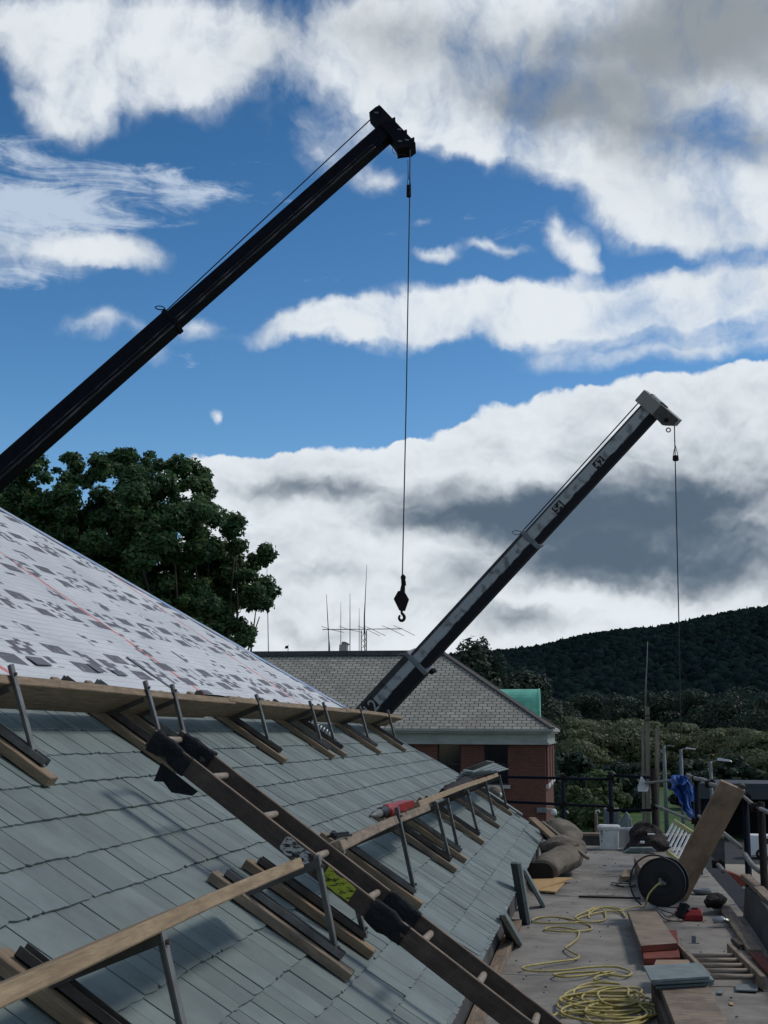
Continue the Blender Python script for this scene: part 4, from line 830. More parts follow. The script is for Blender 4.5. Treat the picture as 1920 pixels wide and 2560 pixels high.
# ------------------------------------------------------------------ things on the planks
def at_plank(px, py, O=LO): return atX(px, py, O[0]-.06)
dq = at_plank(962, 2030); dr_ = empty('cordless_drill', dq, 'red and black cordless drill lying on the pale lower plank', 'drill')
a_, b_ = atX(925, 2046, LO[0]-.10), atX(1010, 2018, LO[0]-.03)
ax = (b_-a_); Ld = np.linalg.norm(ax); ax /= Ld; z_ = np.array([0, 0, 1.0])
a_ = a_+z_*.012; b_ = b_+z_*.015
MB().tube([a_-ax*.0, a_+ax*Ld*.10, a_+ax*Ld*.12, a_+ax*Ld*.25], [.008, .014, .022, .026], 12).build('chuck', m_steel, dr_, smoothf=True)
MB().tube([a_+ax*Ld*.25, a_+ax*Ld*.30, a_+ax*Ld*.42], [.028, .034, .034], 12).build('gearbox', m_blackp, dr_, smoothf=True)
MB().tube([a_+ax*Ld*.42, a_+ax*Ld*.46, a_+ax*Ld*.68, a_+ax*Ld*.76], [.036, .040, .040, .028], 12).build('motor_housing', m_red, dr_, smoothf=True)
gdir = np.array([.30, .55, .08]); gdir /= np.linalg.norm(gdir)
MB().beam(a_+ax*Ld*.58, a_+ax*Ld*.72+gdir*.17, .036, .04).build('grip', m_red, dr_)
hh = a_+ax*Ld*.86; MB().beam(a_+ax*Ld*.68+z_*.02, a_+ax*Ld*1.0+z_*.022, .05, .018).beam(a_+ax*Ld*.68-z_*.02, a_+ax*Ld*1.0-z_*.022, .05, .018).beam(a_+ax*Ld*.98-z_*.03, a_+ax*Ld*.98+z_*.03, .05, .02, up=(0, 1, 0)).build('battery_frame', m_red, dr_)
MB().beam(a_+ax*Ld*.76, a_+ax*Ld*.94, .045, .02).build('battery', m_blackp, dr_)
pq0, pq1 = atX(830, 2097, LO[0]-.04), atX(868, 2093, LO[0]-.0); o = MB().beam(pq0+z_*.01, pq1+z_*.01, .05, .010).beam(pq0+z_*.02, pq1+z_*.02, .02, .012).build('slate_hammer', m_blackp); tag(o, 'small flat black hand tool on the pale plank end beside the ladder', 'tool')
# tool bag: slumped dark sack
def sack(name, pts, rads, m, label, cat, seed=0, squash=.7, amp=.25, f=9, parent=None, n=20):
    P = spline(pts, 6); R = np.interp(np.linspace(0, 1, len(P)), np.linspace(0, 1, len(rads)), rads); V = []; F = []
    for i, p in enumerate(P):
        t = P[min(i+1, len(P)-1)]-P[max(i-1, 0)]; t /= np.linalg.norm(t); u = np.cross(t, (0, 0, 1.0)); u /= np.linalg.norm(u)+1e-9; w = np.cross(u, t)
        for j in range(n): a = 2*math.pi*j/n; V.append(p+(u*math.cos(a)+w*math.sin(a)*squash)*R[i])
    V = np.array(V); C = np.repeat(np.array(P), n, 0); Rr = np.repeat(R, n); dd = V-C; V = V+dd*((lump(V, f, seed)*amp-np.abs(lump(V*np.array([1, 1, 1.6]), f*2.2, seed+4))*amp*1.1+lump(V, f*5, seed+8)*amp*.18)[:, None])
    for i in range(len(P)-1):
        for j in range(n): a = i*n+j; b = i*n+(j+1) % n; F.append((a, b, b+n, a+n))
    F.append(tuple(range(n))); F.append(tuple((len(P)-1)*n+j for j in range(n)))
    o = MB().add(list(V), F).build(name, m, parent, smoothf=True)
    if label: tag(o, label, cat)
    return o
X_ = LO[0]-.12
sack('tool_bag', [atX(1108, 1984, X_), atX(1135, 1973, X_), atX(1160, 1962, X_), atX(1185, 1955, X_)], [.05, .085, .10, .07], m_dkfab, 'slumped dark leather tool bag lying on the far plank before the slates', 'tool bag', 3, .8, .3, 14)
tq = atX(1248, 1990, XE-DX*4); o = lathe('felt_roll', [(.03, -.22), (.085, -.2), (.09, .18), (.06, .2), (.055, .14)], atX(1236, 1982, -1.32)+np.array([0, 0, 0]), m_canvas, None, 16, axis='Y'); tag(o, 'dark felt roll standing end on under the far plank end', 'roll')
cq = atX(1248, 1988, -1.25); o = lathe('tin_can', [(.035, -.05), (.04, -.045), (.04, .04), (.036, .045), (.03, .045)], cq, m_alu, None, 14, axis='Y'); tag(o, 'shiny round tin end beside the felt roll', 'can')
# stack of slates on the far plank
for i in range(5):
    p0 = atX(1153+i*5, 1941-i*2.4+4, LO[0]-.22+.02*i); p1 = atX(1262-i*9, 1920-i*1.2, LO[0]-.02+.03*i); off = np.array([0, 0, .012*i])
    mid = (p0+p1)/2
    o = beam('loose_slate', p0+off, p1+off, .11, .009, m_slateloose if i else m_slateloose, None, up=(.25, -.05, 1), bev=0)
    tag(o, ['lowest of the fanned slates on the far lower plank', 'second slate up in the fanned pile on the far lower plank', 'middle slate of the fanned pile on the far lower plank', 'fourth slate up in the fanned pile on the far lower plank', 'topmost slate of the fanned pile on the far lower plank'][i], 'slate', 'slates fanned on the far plank')
# coil of pipe insulation between two upper brackets
cp = [rp(11.9-.03*i*.0, 12.3-.45*i, .05+.0) for i in range(7)]; ccs = []
c0_, c1_ = rp(11.78, 12.2, .06), rp(11.95, 10.1, .06)
for i in range(120): t = i/119; a = t*2*math.pi*14; c = c0_*(1-t)+c1_*t; ccs.append(c+np.array([0, math.cos(a)*.035, 0])+NR*math.sin(a)*.035)
o = pipe('flexible_duct', ccs, .011, m_alu, None, 6); tag(o, 'silver coiled flexible duct lying on the slates between two upper brackets', 'duct')
# blocks at the far corner of the slates and stick over the eave corner
def at_eave(px, py, h=.03): P = onroof(px, py); return P+NR*h
b0, b1 = atY(1330, 2047, 15.9), atY(1404, 2114, 14.9); o = beam('edge_board', b0, b1, .09, .04, m_plank, None); tag(o, 'brown board sliding off the far eave corner onto the canvas roll', 'board')
b0, b1 = atY(1356, 2056, 15.8), atY(1470, 2146, 14.7); o = beam('thin_batten', b0, b1, .035, .035, m_pole, None); tag(o, 'thin grey batten slanting from the far eave corner down to the flat roof', 'batten')
b0, b1 = rp(16.95, 4.2, .05), rp(17.0, 1.6, .05); o = beam('edge_board', b0, b1, .16, .02, m_slateloose, None, up=NR); tag(o, 'pale metal edged strip along the far roof corner, above the sliding board', 'board')

# ------------------------------------------------------------------ things on the flat roof
def dz_(px, py, h=0.0): return atZ(px, py, DECK+h)
# canvas roll heaped at the eave corner
cr0 = empty('canvas_roll', dz_(1400, 2185), 'thick dusty brown canvas roll heaped beside the far eave corner', 'canvas')
sack('roll_body', [atY(1352, 2178, 14.1), atY(1385, 2160, 14.5), atY(1418, 2140, 15.0), atY(1432, 2120, 15.3)], [.185, .20, .21, .17], m_canvas, None, None, 5, .70, .16, 7, cr0, n=44)
sack('roll_fold', [atY(1432, 2122, 15.3), atY(1405, 2112, 15.0), atY(1372, 2118, 15.0), atY(1352, 2126, 15.0)], [.16, .17, .15, .12], m_canvas, None, None, 6, .62, .34, 8, cr0, n=44)
sack('roll_hump', [atY(1366, 2078, 16.5), atY(1392, 2072, 16.6), atY(1415, 2090, 16.3), atY(1432, 2118, 15.8)], [.14, .19, .20, .10], m_canvas, None, None, 7, .72, .24, 6, cr0, n=44)
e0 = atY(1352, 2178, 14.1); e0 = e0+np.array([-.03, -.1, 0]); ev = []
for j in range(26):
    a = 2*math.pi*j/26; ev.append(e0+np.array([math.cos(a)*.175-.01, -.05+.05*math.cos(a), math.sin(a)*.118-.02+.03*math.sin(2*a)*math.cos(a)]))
MB().prism(ev, (.02, .10, 0)).build('opening_shade', m_rollshade, cr0)  # solid near-black cap, painted shade in place of a hollow roll end
o = MB().prism([dz_(1352, 2170, .02), dz_(1352, 2096, .2), dz_(1396, 2112, .17), dz_(1354, 2108, .15)], (.0, .02, 0)).build('grey_metal_angle', m_greyp); tag(o, 'bent grey metal flashing angle behind the canvas roll under the eave', 'flashing')
# strand board scraps
h = .018
p = [dz_(q[0], q[1], .05) for q in ((1321, 2191), (1433, 2194), (1340, 2219), (1328, 2209))]; p[2][2] = p[3][2] = DECK+.035
o = MB().prism(p, (0, 0, -.015)).build('strand_board_scrap', m_osb); tag(o, 'yellowish wedge shaped strand board scrap, the upper one by the canvas roll', 'board', 'strand board scraps')
p = [dz_(q[0], q[1], .024) for q in ((1335, 2212), (1412, 2205), (1389, 2229), (1337, 2225))]
o = MB().prism(p, (0, 0, -.015)).build('strand_board_scrap', m_osb); tag(o, 'lower brownish strand board scrap lying under the wedge shaped one', 'board', 'strand board scraps')
# slates leaning on the eave
def leaner(label, tp, bt, face, edge, Yt, tri=0.0):
    root = empty('leaning_slate', dz_(*bt), label, 'slate', 'slates leaning against the eave')
    t = atY(*tp, Yt); b = dz_(*bt, .002); fv = np.array([-face, .02, 0]); ev_ = np.array([edge, .01, .004])
    MB().prism([t, b, b+fv*(1+tri), t+fv*(1-.6*(tri > 0))], (0, .16, .0)).build('face', m_slateshade, root)  # face in a darker slate, its shade put into the colour
    MB().prism([t+np.array([0, -.004, .004]), b+np.array([0, -.004, 0]), b+ev_, t+ev_], (0, .16, .0)).build('lit_edge', m_slateloose, root)
leaner('tallest dark slate leaning on the eave, before the strand board scraps', (1293, 2160), (1318, 2311), .055, .026, 10.6)
leaner('narrow slate leaning right behind the tallest dark one', (1305, 2177), (1356, 2268), .012, .028, 11.7)
leaner('short pale edged slate leaning on the eave nearest the ladder foot', (1249, 2289), (1294, 2364), .010, .034, 8.9, 8)
# pale strips on those slates paint the light caught by their edges
# buckets
bk = dz_(1524, 2126); bk[1] += .13; hB = .335
bu = empty('white_bucket', bk, 'square white lidded bucket with dark lettering at the far end of the flat roof', 'bucket')
vs = []; fs = []
def rsq(w, z, n=6, r=.35):
    out = []
    for j in range(24):
        a = 2*math.pi*j/24; c, s = math.cos(a), math.sin(a); f = (abs(c)**4+abs(s)**4)**(-.25); out.append((bk[0]+c*f*w*.97, bk[1]+s*f*w, bk[2]+z))
    return out
prof = [(.125, 0), (.128, .01), (.138, .265), (.150, .27), (.152, .295)]
for w, z in prof: vs += rsq(w, z)
for i in range(len(prof)-1):
    for j in range(24): a = i*24+j; b = i*24+(j+1) % 24; fs.append((a, b, b+24, a+24))
fs.append(tuple(range(24)))
MB().add(vs, fs).build('tub', m_white, bu, smoothf=False)
vs = []; prof = [(.156, .283), (.158, .288), (.158, .312), (.145, .318), (.14, .326), (.02, .33)]
for w, z in prof: vs += rsq(w, z)
fs = []
for i in range(len(prof)-1):
    for j in range(24): a = i*24+j; b = i*24+(j+1) % 24; fs.append((a, b, b+24, a+24))
fs.append(tuple((len(prof)-1)*24+j for j in range(24)))
MB().add(vs, fs).build('lid', m_white, bu)
mk = MB(); m_mark = mat('dark_print', (.05, .05, .07), rough=.6, scale=30)
for (zz, w1, x0) in ((.245, .05, -.118), (.225, .03, -.112), (.205, .045, -.116), (.17, .03, -.11), (.12, .035, -.113), (.10, .02, -.108), (.05, .02, -.105), (.245, .02, -.04)): mk.box((bk[0]+x0, bk[1]-.1385+.0, bk[2]+zz), (bk[0]+x0+w1*.6, bk[1]-.132, bk[2]+zz+.012))
mk.build('lettering', m_mark, bu)
b2 = dz_(1563, 2121); b2[1] += .15
o2 = empty('open_bucket', b2, 'open round off-white bucket with a liner, right of the square lidded bucket', 'bucket')
lathe('tub', [(.105, 0), (.108, .02), (.128, .24), (.134, .245), (.134, .262), (.124, .262), (.118, .2), (.10, .1)], b2, m_white, o2, 22)
sack('liner', [b2+np.array([-.10, -.08, .262]), b2+np.array([0, -.12, .262]), b2+np.array([.11, -.05, .268]), b2+np.array([.13, .04, .28])], [.012, .016, .02, .012], m_white, None, None, 3, 1, .4, 20, o2, 10)
gq = dz_(1534, 2100); o = MB().box((gq[0]-.13, gq[1]+.5, DECK+.2), (gq[0]+.10, gq[1]+.62, DECK+.43)).build('grey_crate', m_greyp, bev=.01); tag(o, 'dull grey crate behind the square white bucket', 'crate')
MB
# slates on edge behind the buckets
for i, (px, hgt, ln) in enumerate(((1556, .34, .09), (1565, .40, .03), (1574, .35, -.05))):
    q = dz_(px, 2108); q[1] += .6; o = MB().prism([q+np.array([-.09, 0, .0]), q+np.array([.07, 0, .0]), q+np.array([.06+ln*.3, .1, hgt-.05]), q+np.array([ln, .1, hgt]), q+np.array([-.06, .1, hgt-.12])], (.012, .05, 0)).build('standing_slate', m_slateloose)
    tag(o, ['standing grey slate left of the tallest one behind the open bucket', 'tallest pointed slate standing behind the open bucket', 'standing grey slate at the right behind the open bucket'][i], 'slate', 'slates standing behind the open bucket')
# heap of dark tarps over slates
hp = dz_(1615, 2132); Yh = hp[1]+.25
def heap(name, px0, px1, top, bot, Y, m, seed, depth=.22):
    a = atY(px0, bot, Y); b = atY(px1, bot, Y); t = atY((px0+px1)/2, top, Y); V = []; F = []; n = 46; k_ = 22; cx = (a[0]+b[0])/2; w = (b[0]-a[0])/2; H = t[2]-DECK
    for i in range(k_+1):
        z = i/k_
        for j in range(n): an = 2*math.pi*j/n; r = (1-z**1.6)**.6*(1+.12*math.sin(3*an+seed)); V.append((cx+math.cos(an)*w*r, Y+math.sin(an)*depth*r, DECK+z*H))
    V = np.array(V); V += np.stack([lump(V*np.array([1, 1, 2.6]), 9, seed), lump(V*np.array([1, 1, 3]), 10, seed+1), lump(V, 12, seed+2)*.8], -1)*.05+np.stack([lump(V, 31, seed), lump(V, 29, seed+1), lump(V*np.array([1, 1, 3.0]), 33, seed+2)], -1)*.018; V[:, 2] = np.maximum(V[:, 2], DECK)
    for i in range(k_):
        for j in range(n): p, q = i*n+j, i*n+(j+1) % n; F.append((p, q, q+n, p+n))
    F.append(tuple(k_*n+j for j in range(n)))
    return MB().add(list(V), F).build(name, m, None)
o = heap('rumpled_tarp_heap', 1560, 1672, 2052, 2134, Yh+.1, m_dkfab, 2, .30); tag(o, 'heap of rumpled dark brown tarps right of the white buckets', 'tarp')
for i in range(4):
    o = beam('flat_slate', atY(1560+i*5, 2129-i*3.0, Yh-.30), atY(1640-i*3, 2127-i*2.6, Yh-.28), .2, .010, m_slateloose, None, bev=0)
    tag(o, ['bottom slate of the flat pile under the tarp heap', 'second slate of the flat pile under the tarp heap', 'third slate of the flat pile under the tarp heap', 'top slate of the flat pile under the tarp heap'][i], 'slate', 'flat slates under the tarp heap')
for i, (px, py, w, hh) in enumerate(((1606, 2106, .06, .03), (1628, 2086, .10, .022), (1606, 2129, .07, .065))):
    q = atY(px, py, Yh-.34 if i != 1 else Yh-.14); o = MB().box(q+np.array([-w/2, 0, -hh/2]), q+np.array([w/2, .06, hh/2])).build('pale_offcut', m_white, bev=.006); tag(o, ['small white block lodged in the front of the tarp heap', 'white strip showing through the upper tarp heap', 'grey-white square offcut standing before the flat slates'][i], 'offcut')
# black reel with the yellow hose
Yr = 11.25
rc = atY(1654, 2206, Yr); rr = 57.5/FPX*Yr*.985; rl = empty('hose_reel', (rc[0], Yr, DECK), 'big black hose reel standing on its rim with a yellow hose at the hub', 'hose reel')
axr = np.array([.22, .97, -.02]); axr /= np.linalg.norm(axr)
def disc(c, ax_, r0, r1, th, n=40, dish=0):
    u = np.cross(ax_, (0, 0, 1.0)); u /= np.linalg.norm(u); w = np.cross(u, ax_); mb = MB(); vs = []; fs = []
    prof = [(r0, 0), (r1*.45, -dish), (r1*.93, 0), (r1*.95, -.012), (r1, -.012), (r1, th), (r1*.93, th), (r0, th)]
    for (r, z) in prof:
        for j in range(n): a = 2*math.pi*j/n; vs.append(c+(u*math.cos(a)+w*math.sin(a))*r+ax_*z)
    for i in range(len(prof)-1):
        for j in range(n): p, q = i*n+j, i*n+(j+1) % n; fs.append((p, q, q+n, p+n))
    if r0 < .03: fs.append(tuple(range(n))); fs.append(tuple((len(prof)-1)*n+j for j in range(n)))
    return mb.add(vs, fs)
disc(rc, axr, .02, rr, .02, dish=.01).build('flange', m_blackp, rl, smoothf=False)
disc(rc+axr*.19, axr, .02, rr*.98, .02).build('flange', m_blackp, rl)
MB().tube([rc+axr*.02, rc+axr*.19], rr*.80, 30).build('drum', m_blackp, rl)
hoop = [rc+axr*(-.04)+np.array([-.045, 0, .012])+(np.cross(axr, (0, 0, 1.0))*math.cos(a)+np.array([0, 0, 1.0])*math.sin(a))*rr*1.12 for a in np.linspace(math.radians(-75-60), math.radians(75+50), 36)]
hoop = [rc+np.array([-.055, -.02, .0])+np.array([math.cos(a)*rr*1.02, .03*math.sin(a), math.sin(a)*rr*1.10]) for a in np.linspace(math.radians(35), math.radians(235), 36)]
pipe('support_hoop', hoop, .007, m_blackp, rl)
hx = MB(); hx.tube([rc-axr*.0, rc-axr*.05], .022, 10).tube([rc-axr*.03+np.array([-.02, 0, 0]), rc-axr*.03+np.array([.04, 0, -.01])], .014, 8).tube([rc-axr*.03, rc-axr*.03+np.array([-.01, 0, .035])], .012, 8); hx.build('hub_fitting', m_steel, rl)
# yellow hose: one long line from the hub over the flat roof, traced loops
def r1p(x, y): return (1180+x*.44605, 1900+y*.44595)
hr = .0072
path = [rc-axr*.05, rc-axr*.09+np.array([-.03, 0, -.02]), rc-axr*.10+np.array([-.09, 0, -.09]), rc-axr*.06+np.array([-.12, 0, -.16])]
raw = [(965, 825), (930, 822), (890, 828), (820, 848), (740, 850), (650, 868), (590, 892), (640, 908), (735, 900), (750, 875), (735, 838), (700, 826), (660, 840), (655, 888), (660, 860), (720, 828), (800, 835), (845, 860), (858, 880), (830, 835), (730, 826), (640, 850), (580, 880), (600, 904),
       (540, 890), (460, 879), (380, 882), (338, 898), (370, 912), (460, 914), (560, 912), (610, 908), (655, 925), (672, 945), (640, 956), (560, 962), (470, 960), (408, 952), (430, 940), (500, 938), (570, 950), (600, 962), (590, 1000), (550, 1035), (525, 1052), (560, 1078), (600, 1100), (570, 1118), (480, 1130), (380, 1144), (288, 1160),
       (300, 1178), (400, 1184), (520, 1178), (640, 1163), (780, 1158), (850, 1170), (895, 1195), (860, 1213), (780, 1204), (700, 1188), (600, 1190), (500, 1196), (458, 1205), (520, 1216), (640, 1206), (760, 1188), (800, 1190), (770, 1200), (710, 1210), (690, 1235)]
wo = [dz_(*r1p(x, y), .014+.004*math.sin(i*1.3)) for i, (x, y) in enumerate(raw)]
rc2 = random.Random(5)
for t in range(0, 13*9):
    a = t/9*2*math.pi+1.2; lo_ = t//9
    cx = 760+[0, -40, 30, -60, 60, 10, -90, 40, 90, -20, 120, 60, -60][lo_]; cy = 1300+[0, 20, 30, 45, 25, 60, 70, 90, 100, 110, 115, 130, 150][lo_]
    rx_ = [190, 200, 170, 210, 120, 230, 190, 150, 210, 240, 150, 190, 260][lo_]; ry_ = [52, 48, 55, 45, 50, 58, 50, 46, 52, 60, 44, 56, 48][lo_]
    x = cx+math.cos(a)*rx_+8*math.sin(3*a+lo_); y = cy-math.sin(a)*ry_+5*math.sin(2*a+lo_)
    wo.append(dz_(*r1p(x, y), .014+.0065*(lo_ % 5)+.004*math.sin(a*2)))
tail = [(1000, 1385), (1060, 1372), (1120, 1388)]
hs = pipe('yellow_hose', spline(path+wo, 5), hr, m_hose, None, 6); tag(hs, 'long yellow air hose from the reel hub to a tangled coil on the flat roof', 'hose')
ex = [dz_(*r1p(x, y), .012) for x, y in ((495, 1435), (560, 1418), (650, 1408), (760, 1420), (860, 1440), (960, 1445), (1040, 1420), (1110, 1415), (1150, 1440))]
o = pipe('yellow_hose', spline(ex, 6), hr, m_hose, None, 6); tag(o, 'loose yellow hose end running under the nearest plank, below the coil', 'hose')
# dark cords
o = pipe('black_cord', spline([dz_(*r1p(x, y), .010) for x, y in ((920, 700), (850, 712), (790, 700), (785, 688), (820, 690), (870, 676), (880, 690), (810, 694), (830, 705), (915, 712))], 6), .006, m_blackp, None, 6); tag(o, 'short looped black cord on the flat roof left of the reel', 'cord')
o = pipe('charger_cable', spline([dz_(*r1p(x, y), .010) for x, y in ((1010, 815), (1040, 850), (1080, 890), (1130, 903), (1190, 898), (1150, 870), (1060, 840), (1030, 822), (1110, 826), (1170, 836), (1100, 880), (1060, 850))], 6), .005, m_blackp, None, 6); tag(o, 'tangled thin black cable running to the red charger', 'cable')
o = beam('thin_lath', dz_(*r1p(597, 766), .012), dz_(*r1p(945, 775), .012), .02, .02, m_tar, None); tag(o, 'thin dark lath lying across the flat roof toward the reel', 'lath')
o = MB().prism([dz_(*r1p(x, y), .05) for x, y in ((852, 615), (898, 614), (890, 652), (838, 654))], (0, 0, -.045)).build('wood_block', m_fresh); tag(o, 'small pale wood block left of the raised plank', 'block')
gv = []; gf = []
for _ in range(230):
    x, y = random.uniform(-.62, DX1-.08), 5.2+12.5*random.random()**1.3; r0g = random.uniform(.003, .011)*(1 if random.random() < .92 else 2); a = random.uniform(0, 6.28); o_ = len(gv); hg = r0g*.3
    P = [(x+math.cos(a+t)*r0g*random.uniform(.5, 1.2), y+math.sin(a+t)*r0g*random.uniform(.5, 1.2)) for t in (0, 1.4, 2.9, 4.5)]
    gv += [(p[0], p[1], DECK+.006) for p in P]+[(p[0], p[1], DECK+.012+hg) for p in P]; gf += [tuple(o_+i for i in f) for f in CF]
tag(mesh('slate_grit', gv, gf, m_slateloose), 'slate crumbs and grit strewn over the flat roof', 'grit', kind='stuff')
# standing planks in two lengths, red painted ends
def slab(name, c, zt, th, m, label, group=None, cat='plank', bev=.003):
    p = [atZ(x, y, zt) for x, y in c]; o = MB().prism(p, (0, 0, -th)).build(name, m, None, bev=bev); 
    if label: tag(o, label, cat, group)
    return o, p
G1 = 'scaffold planks along the flat roof'
o, p = slab('scaffold_plank', ((1585, 2143), (1652, 2140), (1690, 2206), (1619, 2204)), DECK+.17, .155, m_board, 'raised far length of plank running under the dark tarp heap behind the reel', G1)
o = MB().beam((p[0]+p[1])/2+np.array([-.06, .2, -.11]), (p[2]+p[3])/2+np.array([-.06, .6, -.11]), .06, .12).build('bearer', m_board, o)
o, p = slab('scaffold_plank', ((1568, 2275), (1636, 2271), (1694, 2357), (1602, 2364)), DECK+.115, .042, m_board, 'grey brown plank with a red painted end in front of the black reel', G1)
e = (p[2]-p[3]); MB().prism([p[3]+np.array([0, -.0025, -.001]), p[2]+np.array([0, -.0025, -.001]), p[2]+np.array([0, -.0025, -.041]), p[3]+np.array([0, -.0025, -.041])], (0, -.003, 0)).build('red_end', m_redpaint, o)
o, p = slab('scaffold_plank', ((1600, 2330), (1692, 2324), (1700, 2392), (1609, 2396)), DECK+.068, .04, m_redpaint, 'plank end with chipped red paint, second layer under the first', G1)
o, p = slab('scaffold_plank', ((1604, 2381), (1688, 2376), (1702, 2415), (1612, 2417)), DECK+.024, .022, m_redpaint, 'lowest red brown plank end, half hidden by the pale slates', G1)
o, p = slab('plywood_offcut', ((1640, 2399), (1722, 2399), (1732, 2424), (1628, 2426)), DECK+.125, .02, m_ply, 'tan plywood offcut tucked behind the pale slate stack', None, 'offcut')
o, p = slab('scaffold_plank', ((1640, 2440), (1758, 2438), (1850, 2620), (1712, 2622)), DECK+.155, .042, m_board, 'nearest standing plank running out of the bottom edge, slates on its far end', G1)
MB().prism([p[0]+np.array([-.03, 0, -.043]), p[0]+np.array([.12, 0, -.043]), p[3]+np.array([.12, 0, -.043]), p[3]+np.array([-.03, 0, -.043])], (0, 0, -.107)).build('bearer', m_ladderw, o)
for i, (c, dz0) in enumerate(((((1624, 2424), (1752, 2420), (1784, 2457), (1640, 2466)), .158+.012), (((1618, 2420), (1756, 2413), (1786, 2450), (1634, 2458)), .158+.026), (((1616, 2416), (1752, 2411), (1778, 2448), (1632, 2456)), .158+.040), (((1609, 2414), (1748, 2406), (1774, 2441), (1627, 2450)), .158+.056))):
    o, p = slab('stacked_slate', c, DECK+dz0, .012, m_slateloose, ['bottom slate of the pale stack on the near plank', 'second slate of the pale stack on the near plank', 'third slate of the pale stack on the near plank', 'pale grey top slate of the stack on the near plank'][i], 'slates stacked on the near plank', 'slate', 0)
# short ladder section lying on the flat roof
LS = empty('short_ladder', dz_(1790, 2400), 'short wooden ladder section lying on the flat roof beside the parapet', 'ladder')
zt = DECK+.085
a0, a1 = atZ(1696, 2357, zt), atZ(1750, 2412, zt); b0, b1 = atZ(1823, 2358, zt), atZ(1908, 2440, zt)
beam('rail', a0-z_*.04, a1+(a1-a0)*.35-z_*.04, .035, .08, m_board, LS); beam('rail', b0-z_*.04, b1-z_*.04, .035, .08, m_board, LS)
for i in range(5):
    py = (2376, 2387, 2400, 2413, 2427)[i]
    def onl(p, q):
        return min((p+(q-p)*t for t in np.linspace(-.2, 1.4, 200)), key=lambda P: abs(pyof(P)-py))
    u, v = onl(a0, a1), onl(b0, b1); MB().tube([u-z_*.035, v-z_*.035], .016, 8).build('rung', m_rung, LS, smoothf=True)
# long boards by the parapet
o = beam('long_board', dz_(1806, 2262, .02), dz_(1888, 2380, .02), .10, .035, m_board, None); tag(o, 'long weathered board lying along the foot of the parapet', 'board')
o = beam('short_stick', dz_(1835, 2350, .02), dz_(1855, 2366, .02), .05, .03, m_ladderw, None); tag(o, 'short dark stick beside the end of the parapet board', 'stick')
o = beam('red_brown_strip', dz_(1890, 2385, .02), dz_(1950, 2450, .02), .09, .02, m_redpaint, None); tag(o, 'reddish strip lying by the parapet at the right edge', 'strip')
# red charger and battery pack
q = dz_(1732, 2303); ch = empty('battery_charger', q, 'bright red battery charger with black top standing on the flat roof', 'charger')
vs = [(-.085, 0, 0), (.085, 0, 0), (.085, .13, 0), (-.085, .13, 0), (-.085, 0, .045), (.085, 0, .045), (.075, .04, .085), (-.035, .04, .085), (.075, .12, .095), (-.035, .12, .095), (.085, .13, .05), (-.085, .13, .05), (-.085, .05, .06)]
MB().add([q+np.array(v) for v in vs], [(0, 1, 5, 4), (4, 5, 6, 7), (7, 6, 8, 9), (9, 8, 10, 11), (1, 2, 10, 5), (5, 10, 8, 6), (3, 0, 4, 11), (4, 7, 9, 11), (2, 3, 11, 10), (0, 3, 2, 1)]).build('body', m_red, ch, bev=.005)
MB().beam(q+np.array([-.10, .02, .02]), q+np.array([-.055, .07, .13]), .08, .05).beam(q+np.array([-.055, .07, .12]), q+np.array([-.02, .05, .07]), .07, .03).build('battery', m_blackp, ch, bev=.005)
MB().box(q+np.array([.0, .06, .091]), q+np.array([.05, .09, .099])).build('label_plate', m_blackp, ch)
q = dz_(1704, 2290); c2 = empty('battery_pack', q, 'small red and grey battery pack left of the red charger', 'battery'); MB().box(q+np.array([-.05, .05, 0]), q+np.array([.05, .14, .03])).build('base', m_red, c2, bev=.006); MB().box(q+np.array([-.035, .055, .031]), q+np.array([.045, .13, .07])).build('top', m_redpaint, c2, bev=.01)
q = dz_(1735, 2358); o = MB().box(q+np.array([-.016, 0, 0]), q+np.array([.016, .02, .052])).box(q+np.array([-.005, -.012, 0]), q+np.array([.04, .0, .006])).build('metal_clip', m_greyp, bev=.002); tag(o, 'small upright grey metal clip on the flat roof above the short ladder', 'clip')
q = dz_(1806, 2316); sack('crumpled_wrapper', [q+np.array([-.06, .05, .03]), q+np.array([0, .02, .05]), q+np.array([.06, .03, .03])], [.03, .045, .02], m_alu, 'crumpled silvery wrapper beside the parapet board', 'wrapper', 4, .8, .45, 40)
o, p = slab('broken_slate', ((1840, 2460), (1900, 2459), (1893, 2476), (1839, 2474)), DECK+.012, .008, m_slateloose, 'pale rectangular broken slate lying right of the stack', 'broken slates on the flat roof', 'slate', 0)
o, p = slab('broken_slate', ((1795, 2474), (1810, 2475), (1806, 2483), (1793, 2483)), DECK+.010, .006, m_slateloose, 'tiny slate chip lying between the stack and the broken slate', 'broken slates on the flat roof', 'slate', 0)
o, p = slab('dry_leaf', ((1822, 2504), (1832, 2506), (1834, 2512), (1824, 2511)), DECK+.006, .003, m_osb, 'small orange dry leaf on the flat roof', None, 'leaf', 0)
q = dz_(1790, 2235); sack('dark_blue_bundle', [dz_(1765, 2262, .07), dz_(1785, 2252, .10), dz_(1808, 2250, .08)], [.04, .075, .05], m_dkfab, 'dark cloth bundle in the corner behind the parapet end', 'bundle', 9, .9, .35, 14)
q = dz_(1755, 2235); o = lathe('grey_pan', [(.06, 0), (.09, .02), (.1, .05), (.09, .05), (.05, .015)], q, m_greyp, None, 18); tag(o, 'shallow grey pan on the flat roof behind the leaning plank', 'pan')
